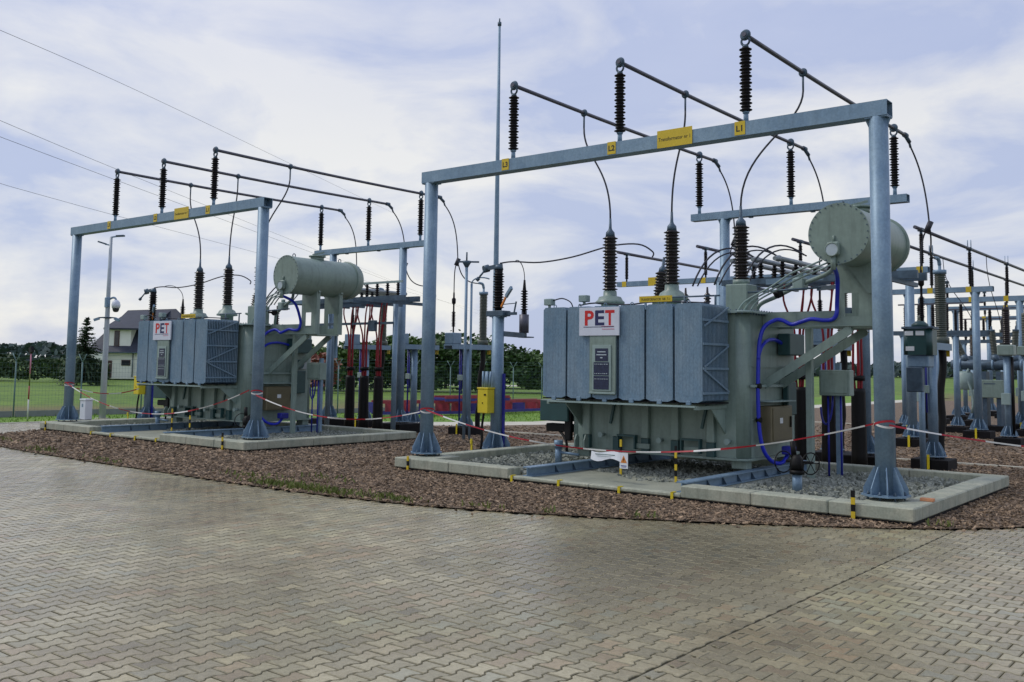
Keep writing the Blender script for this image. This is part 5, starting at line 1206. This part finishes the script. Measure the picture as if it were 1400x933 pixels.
# ------------------------------------------------------------------ house
hx = Matrix(((_cy, -_sy, 0, 14.953), (_sy, _cy, 0, -15.81), (0, 0, 1, 0), (0, 0, 0, 1)))
t = T('house', 'house', 'cream house with a steep slate-blue roof and a dormer behind the left transformer', far_at(-48, 130, 0))
def hb(): return MB(hx)
b = hb(); b.box(-54.6, -40.8, 130, 139, -.2, 3.4); wl = b.build('wall', 'wall', t)
b = hb(); b.box(-54.7, -52.6, 129.2, 129.99, -.2, 3.3); b.build('porch', 'wall', wl)
b = hb()
E0 = [(-55.2, 129.3, 3.35), (-40.2, 129.3, 3.35), (-40.2, 139.7, 3.35), (-55.2, 139.7, 3.35)]; RG = [(-51.7, 134.5, 9.2), (-45.0, 134.5, 9.5)]
i = [b._p(p) for p in E0+RG]; b.face((i[0], i[1], i[5], i[4])); b.face((i[2], i[3], i[4], i[5])); b.face((i[3], i[0], i[4])); b.face((i[1], i[2], i[5])); b.face((i[3], i[2], i[1], i[0]))
rf = b.build('roof', 'roof', t)
b = hb(); b.box(-55.2, -40.2, 129.14, 129.29, 3.22, 3.34); b.build('gutter', 'galv_dark', rf)
b = hb(); b.prism([(0, 3.9), (0, 6.6), (2.2, 6.9), (2.2, 3.9)], (-52.3, 130.0, 0), (0, 1, 0), ZA, XA, 2.9); dm = b.build('dormer', 'wall', t)
b = hb(); lo = [(-52.9, 129.4, 6.55), (-46.6, 129.4, 6.55), (-45.6, 134.6, 9.42), (-51.3, 134.6, 9.22)]; i = [b._p(p) for p in lo]+[b._p((p[0], p[1]+.02, p[2]-.22)) for p in lo]; b.face(i[:4]); b.face(i[7:3:-1]); b.link(i[:4], i[4:], False); b.build('dormer_roof', 'roof', dm)
b = hb(); b.box(-51.6, -50.9, 129.93, 129.995, 4.1, 6.2); b.build('window', 'brown', dm)
b = hb(); b.box(-51.5, -51.0, 129.90, 129.925, 4.2, 6.1); b.build('pane', 'pane', dm)
b = hb(); b.box(-50.5, -49.3, 129.92, 129.995, 1.55, 2.3); w_ = b.build('window', 'brown', t)
b = hb(); b.box(-50.42, -49.38, 129.89, 129.915, 1.62, 2.23); b.build('pane', 'pane', w_)
b = hb(); b.box(-52.45, -51.75, 129.92, 129.995, -.1, 2.2); b.build('door', 'brown', t)
b = hb(); b.cyl((-48.95, 129.85, 0), (-48.95, 129.85, 3.3), .07, n=6); b.build('downpipe', 'galv_dark', t)
b = hb(); b.box(-48.3, -47.6, 129.92, 129.995, .2, 2.2); b.build('shutter', 'pane', t)
# ------------------------------------------------------------------ plants
def leaves(vs, fs, c, rad, n, size, r, shell=.55):
    for k in range(n):
        d = Vector((r.gauss(0, 1), r.gauss(0, 1), r.gauss(0, 1))).normalized(); q = Vector(c)+Vector((d.x*rad[0], d.y*rad[1], d.z*rad[2]))*(shell+(1-shell)*r.random())*r.uniform(.72, 1.18)
        u = Vector((r.gauss(0, 1), r.gauss(0, 1), r.gauss(0, .6))).normalized(); v = u.orthogonal().normalized(); s_ = size*r.uniform(.5, 1.2); base = len(vs)
        vs += [q-u*s_, q-v*s_*.6, q+u*s_, q+v*s_*.6]; fs.append((base, base+1, base+2, base+3))
def leaf_obj(name, vs, fs, m, parent=None, origin=(0, 0, 0)):
    og = Vector(ORG[parent.name]) if parent else Vector(origin); me = bpy.data.meshes.new(name); me.from_pydata([Vector(v)-og for v in vs], [], fs); me.materials.append(M[m])
    o = bpy.data.objects.new(name, me); COL.objects.link(o)
    if parent: o.parent = parent
    else: o.location = og
    return o
def tree(label, r, d, h, w, seed, m='leaf', name='broadleaf_tree', n=3000, size=.27, group='trees behind the field'):
    rg = random.Random(seed); x, y, _ = far_at(r, d); t = T(name, 'tree' if 'bush' not in name else 'bush', label, (x, y, -.05), group)
    b = MB(); b.tube([(x, y, -.1), (x+.05, y, h*.25), (x-.05, y+.05, h*.55)], h*.028, 8, True, h*.012)
    for k in range(6):
        a = rg.uniform(0, 6.28); z0 = h*rg.uniform(.18, .5); b.tube([(x, y, z0), (x+math.cos(a)*w*.25, y+math.sin(a)*w*.25, z0+h*.15), (x+math.cos(a)*w*.4, y+math.sin(a)*w*.4, z0+h*.3)], h*.012, 5, True, h*.004)
    b.build('trunk', 'bark', t); vs, fs = [], []
    for k in range(15):
        a = rg.uniform(0, 6.28); q = rg.uniform(0, .62); z = h*rg.uniform(.10, .80); sc = rg.uniform(.26, .42)*(1.1-.4*abs(z/h-.45))
        leaves(vs, fs, (x+math.cos(a)*w*.5*q*1.35, y+math.sin(a)*w*.5*q*1.35, z), (w*sc, w*sc, h*sc*.62), n//15, size, rg)
    leaf_obj('crown', vs, fs, m, t); return t
TR_ = [(-18.6, 96, 4.3, 4.0, 'leaf'), (-15.0, 94, 5.1, 4.6, 'leaf_y'), (-11.8, 97, 4.9, 4.6, 'leaf'), (-8.4, 95, 5.2, 4.8, 'leaf_y'), (-5.2, 96, 5.9, 5.0, 'leaf'), (-2.2, 97, 5.4, 4.8, 'leaf'), (.6, 95, 4.7, 4.4, 'leaf'), (3.0, 96, 3.9, 4.2, 'leaf_y'), (5.6, 97, 3.6, 4.2, 'leaf')]
wd = ['low dark tree behind the red cables of the left bay', 'light green rounded tree behind the left cable ducts', 'dark green tree behind the left rear gantry post', 'light green tree behind the near left gantry post', 'tallest dark tree, behind the slim twin pole', 'dark tree just left of the tall mast', 'dark tree just right of the tall mast', 'low light green tree at the left edge of the right transformer', 'low dark tree hidden behind the right transformer']
for i, (r, d, h, w, m) in enumerate(TR_): tree(wd[i], r, d, h*.98, w*1.25, 20+i, m)
tree('small reddish bush left of the red cables of the left bay', -15.4, 86, 3.3, 3.2, 50, 'leaf_r', 'red_bush', 700, .28, None)
# spruce
x, y, _ = far_at(-42.6, 100); t = T('spruce_tree', 'tree', 'dark spruce beside the cream house, behind the left gantry post', (x, y, -.05)); rg = random.Random(4)
b = MB(); b.tube([(x, y, -.1), (x, y, 6.6)], .16, 8, True, .03); b.build('trunk', 'bark', t); vs, fs = [], []
for k in range(300):
    z = 6.7*(1-(rg.random()**.72)); L = max(.25, 2.9*(1-z/7.0))*rg.uniform(.7, 1.2); a = rg.uniform(0, 6.28); n_ = int(8+L*9)
    for j in range(n_):
        q = j/n_*L; dz = -.18*q*q+.25*q*(z/7); p = Vector((x+math.cos(a)*q, y+math.sin(a)*q, z+dz)); s_ = .22*rg.uniform(.6, 1.2)*(1.1-.4*q/L)
        u = Vector((-math.sin(a)+rg.gauss(0, .4), math.cos(a)+rg.gauss(0, .4), rg.gauss(-.2, .4))).normalized(); v = Vector((math.cos(a), math.sin(a), -.4)); base = len(vs)
        vs += [p-u*s_, p+v*s_*.6, p+u*s_, p-v*s_*.3]; fs.append((base, base+1, base+2, base+3))
leaf_obj('crown', vs, fs, 'needle', t)
# hedges
for i, (r0, r1, d, h, lab) in enumerate(((-66, -45.5, 112, 2.1, 'dark clipped hedge at the left edge of the field'), (-44.5, -41.8, 104, 1.7, 'short dark hedge in front of the cream house'))):
    rg = random.Random(70+i); vs, fs = [], []
    n = int((r1-r0)*150)
    for k in range(n):
        r = rg.uniform(r0, r1); z = rg.uniform(0, h)*1.0+.35*math.sin(r*1.3)*(.5); q = Vector(far_at(r, d+rg.uniform(-.8, .8), max(0, z))); s_ = rg.uniform(.14, .34); u = Vector((rg.gauss(0, 1), rg.gauss(0, 1), rg.gauss(0, 1))).normalized(); v = u.orthogonal().normalized(); base = len(vs)
        vs += [q-u*s_, q-v*s_*.6, q+u*s_, q+v*s_*.6]; fs.append((base, base+1, base+2, base+3))
    og = far_at((r0+r1)/2, d); o = leaf_obj('hedge', vs, fs, 'hedge', None, og); tag(o, lab, 'hedge', 'hedges')
for i, (r, d, h, w, lab) in enumerate(((-60.5, 118, 2.9, 5, 'round dark tree above the hedge at the far left'), (-53.5, 120, 2.5, 5, 'dark tree above the hedge nearest the left gantry post'), (-49.5, 118, 2.6, 4, 'low dark tree above the hedge left of the spruce'))):
    tree(lab, r, d, h, w, 90+i, 'hedge', n=900, size=.34, group='trees above the hedge')
# far wood along the horizon
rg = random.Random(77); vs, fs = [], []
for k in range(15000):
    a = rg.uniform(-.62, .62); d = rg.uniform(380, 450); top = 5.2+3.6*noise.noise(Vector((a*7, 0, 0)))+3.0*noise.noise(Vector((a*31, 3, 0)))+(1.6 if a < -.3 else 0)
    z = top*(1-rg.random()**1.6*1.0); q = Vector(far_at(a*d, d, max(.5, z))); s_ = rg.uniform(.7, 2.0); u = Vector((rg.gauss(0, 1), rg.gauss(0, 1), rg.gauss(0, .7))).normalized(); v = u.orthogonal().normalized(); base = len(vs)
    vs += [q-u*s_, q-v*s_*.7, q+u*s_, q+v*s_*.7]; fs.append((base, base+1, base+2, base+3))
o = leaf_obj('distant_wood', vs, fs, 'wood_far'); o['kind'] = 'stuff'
b = MB(); b.face([b._p(far_at(*p, -.06)) for p in ((-16, 108), (22, 112), (22, 119), (-16, 114))]); structure(b.build('sand_track', 'path'))
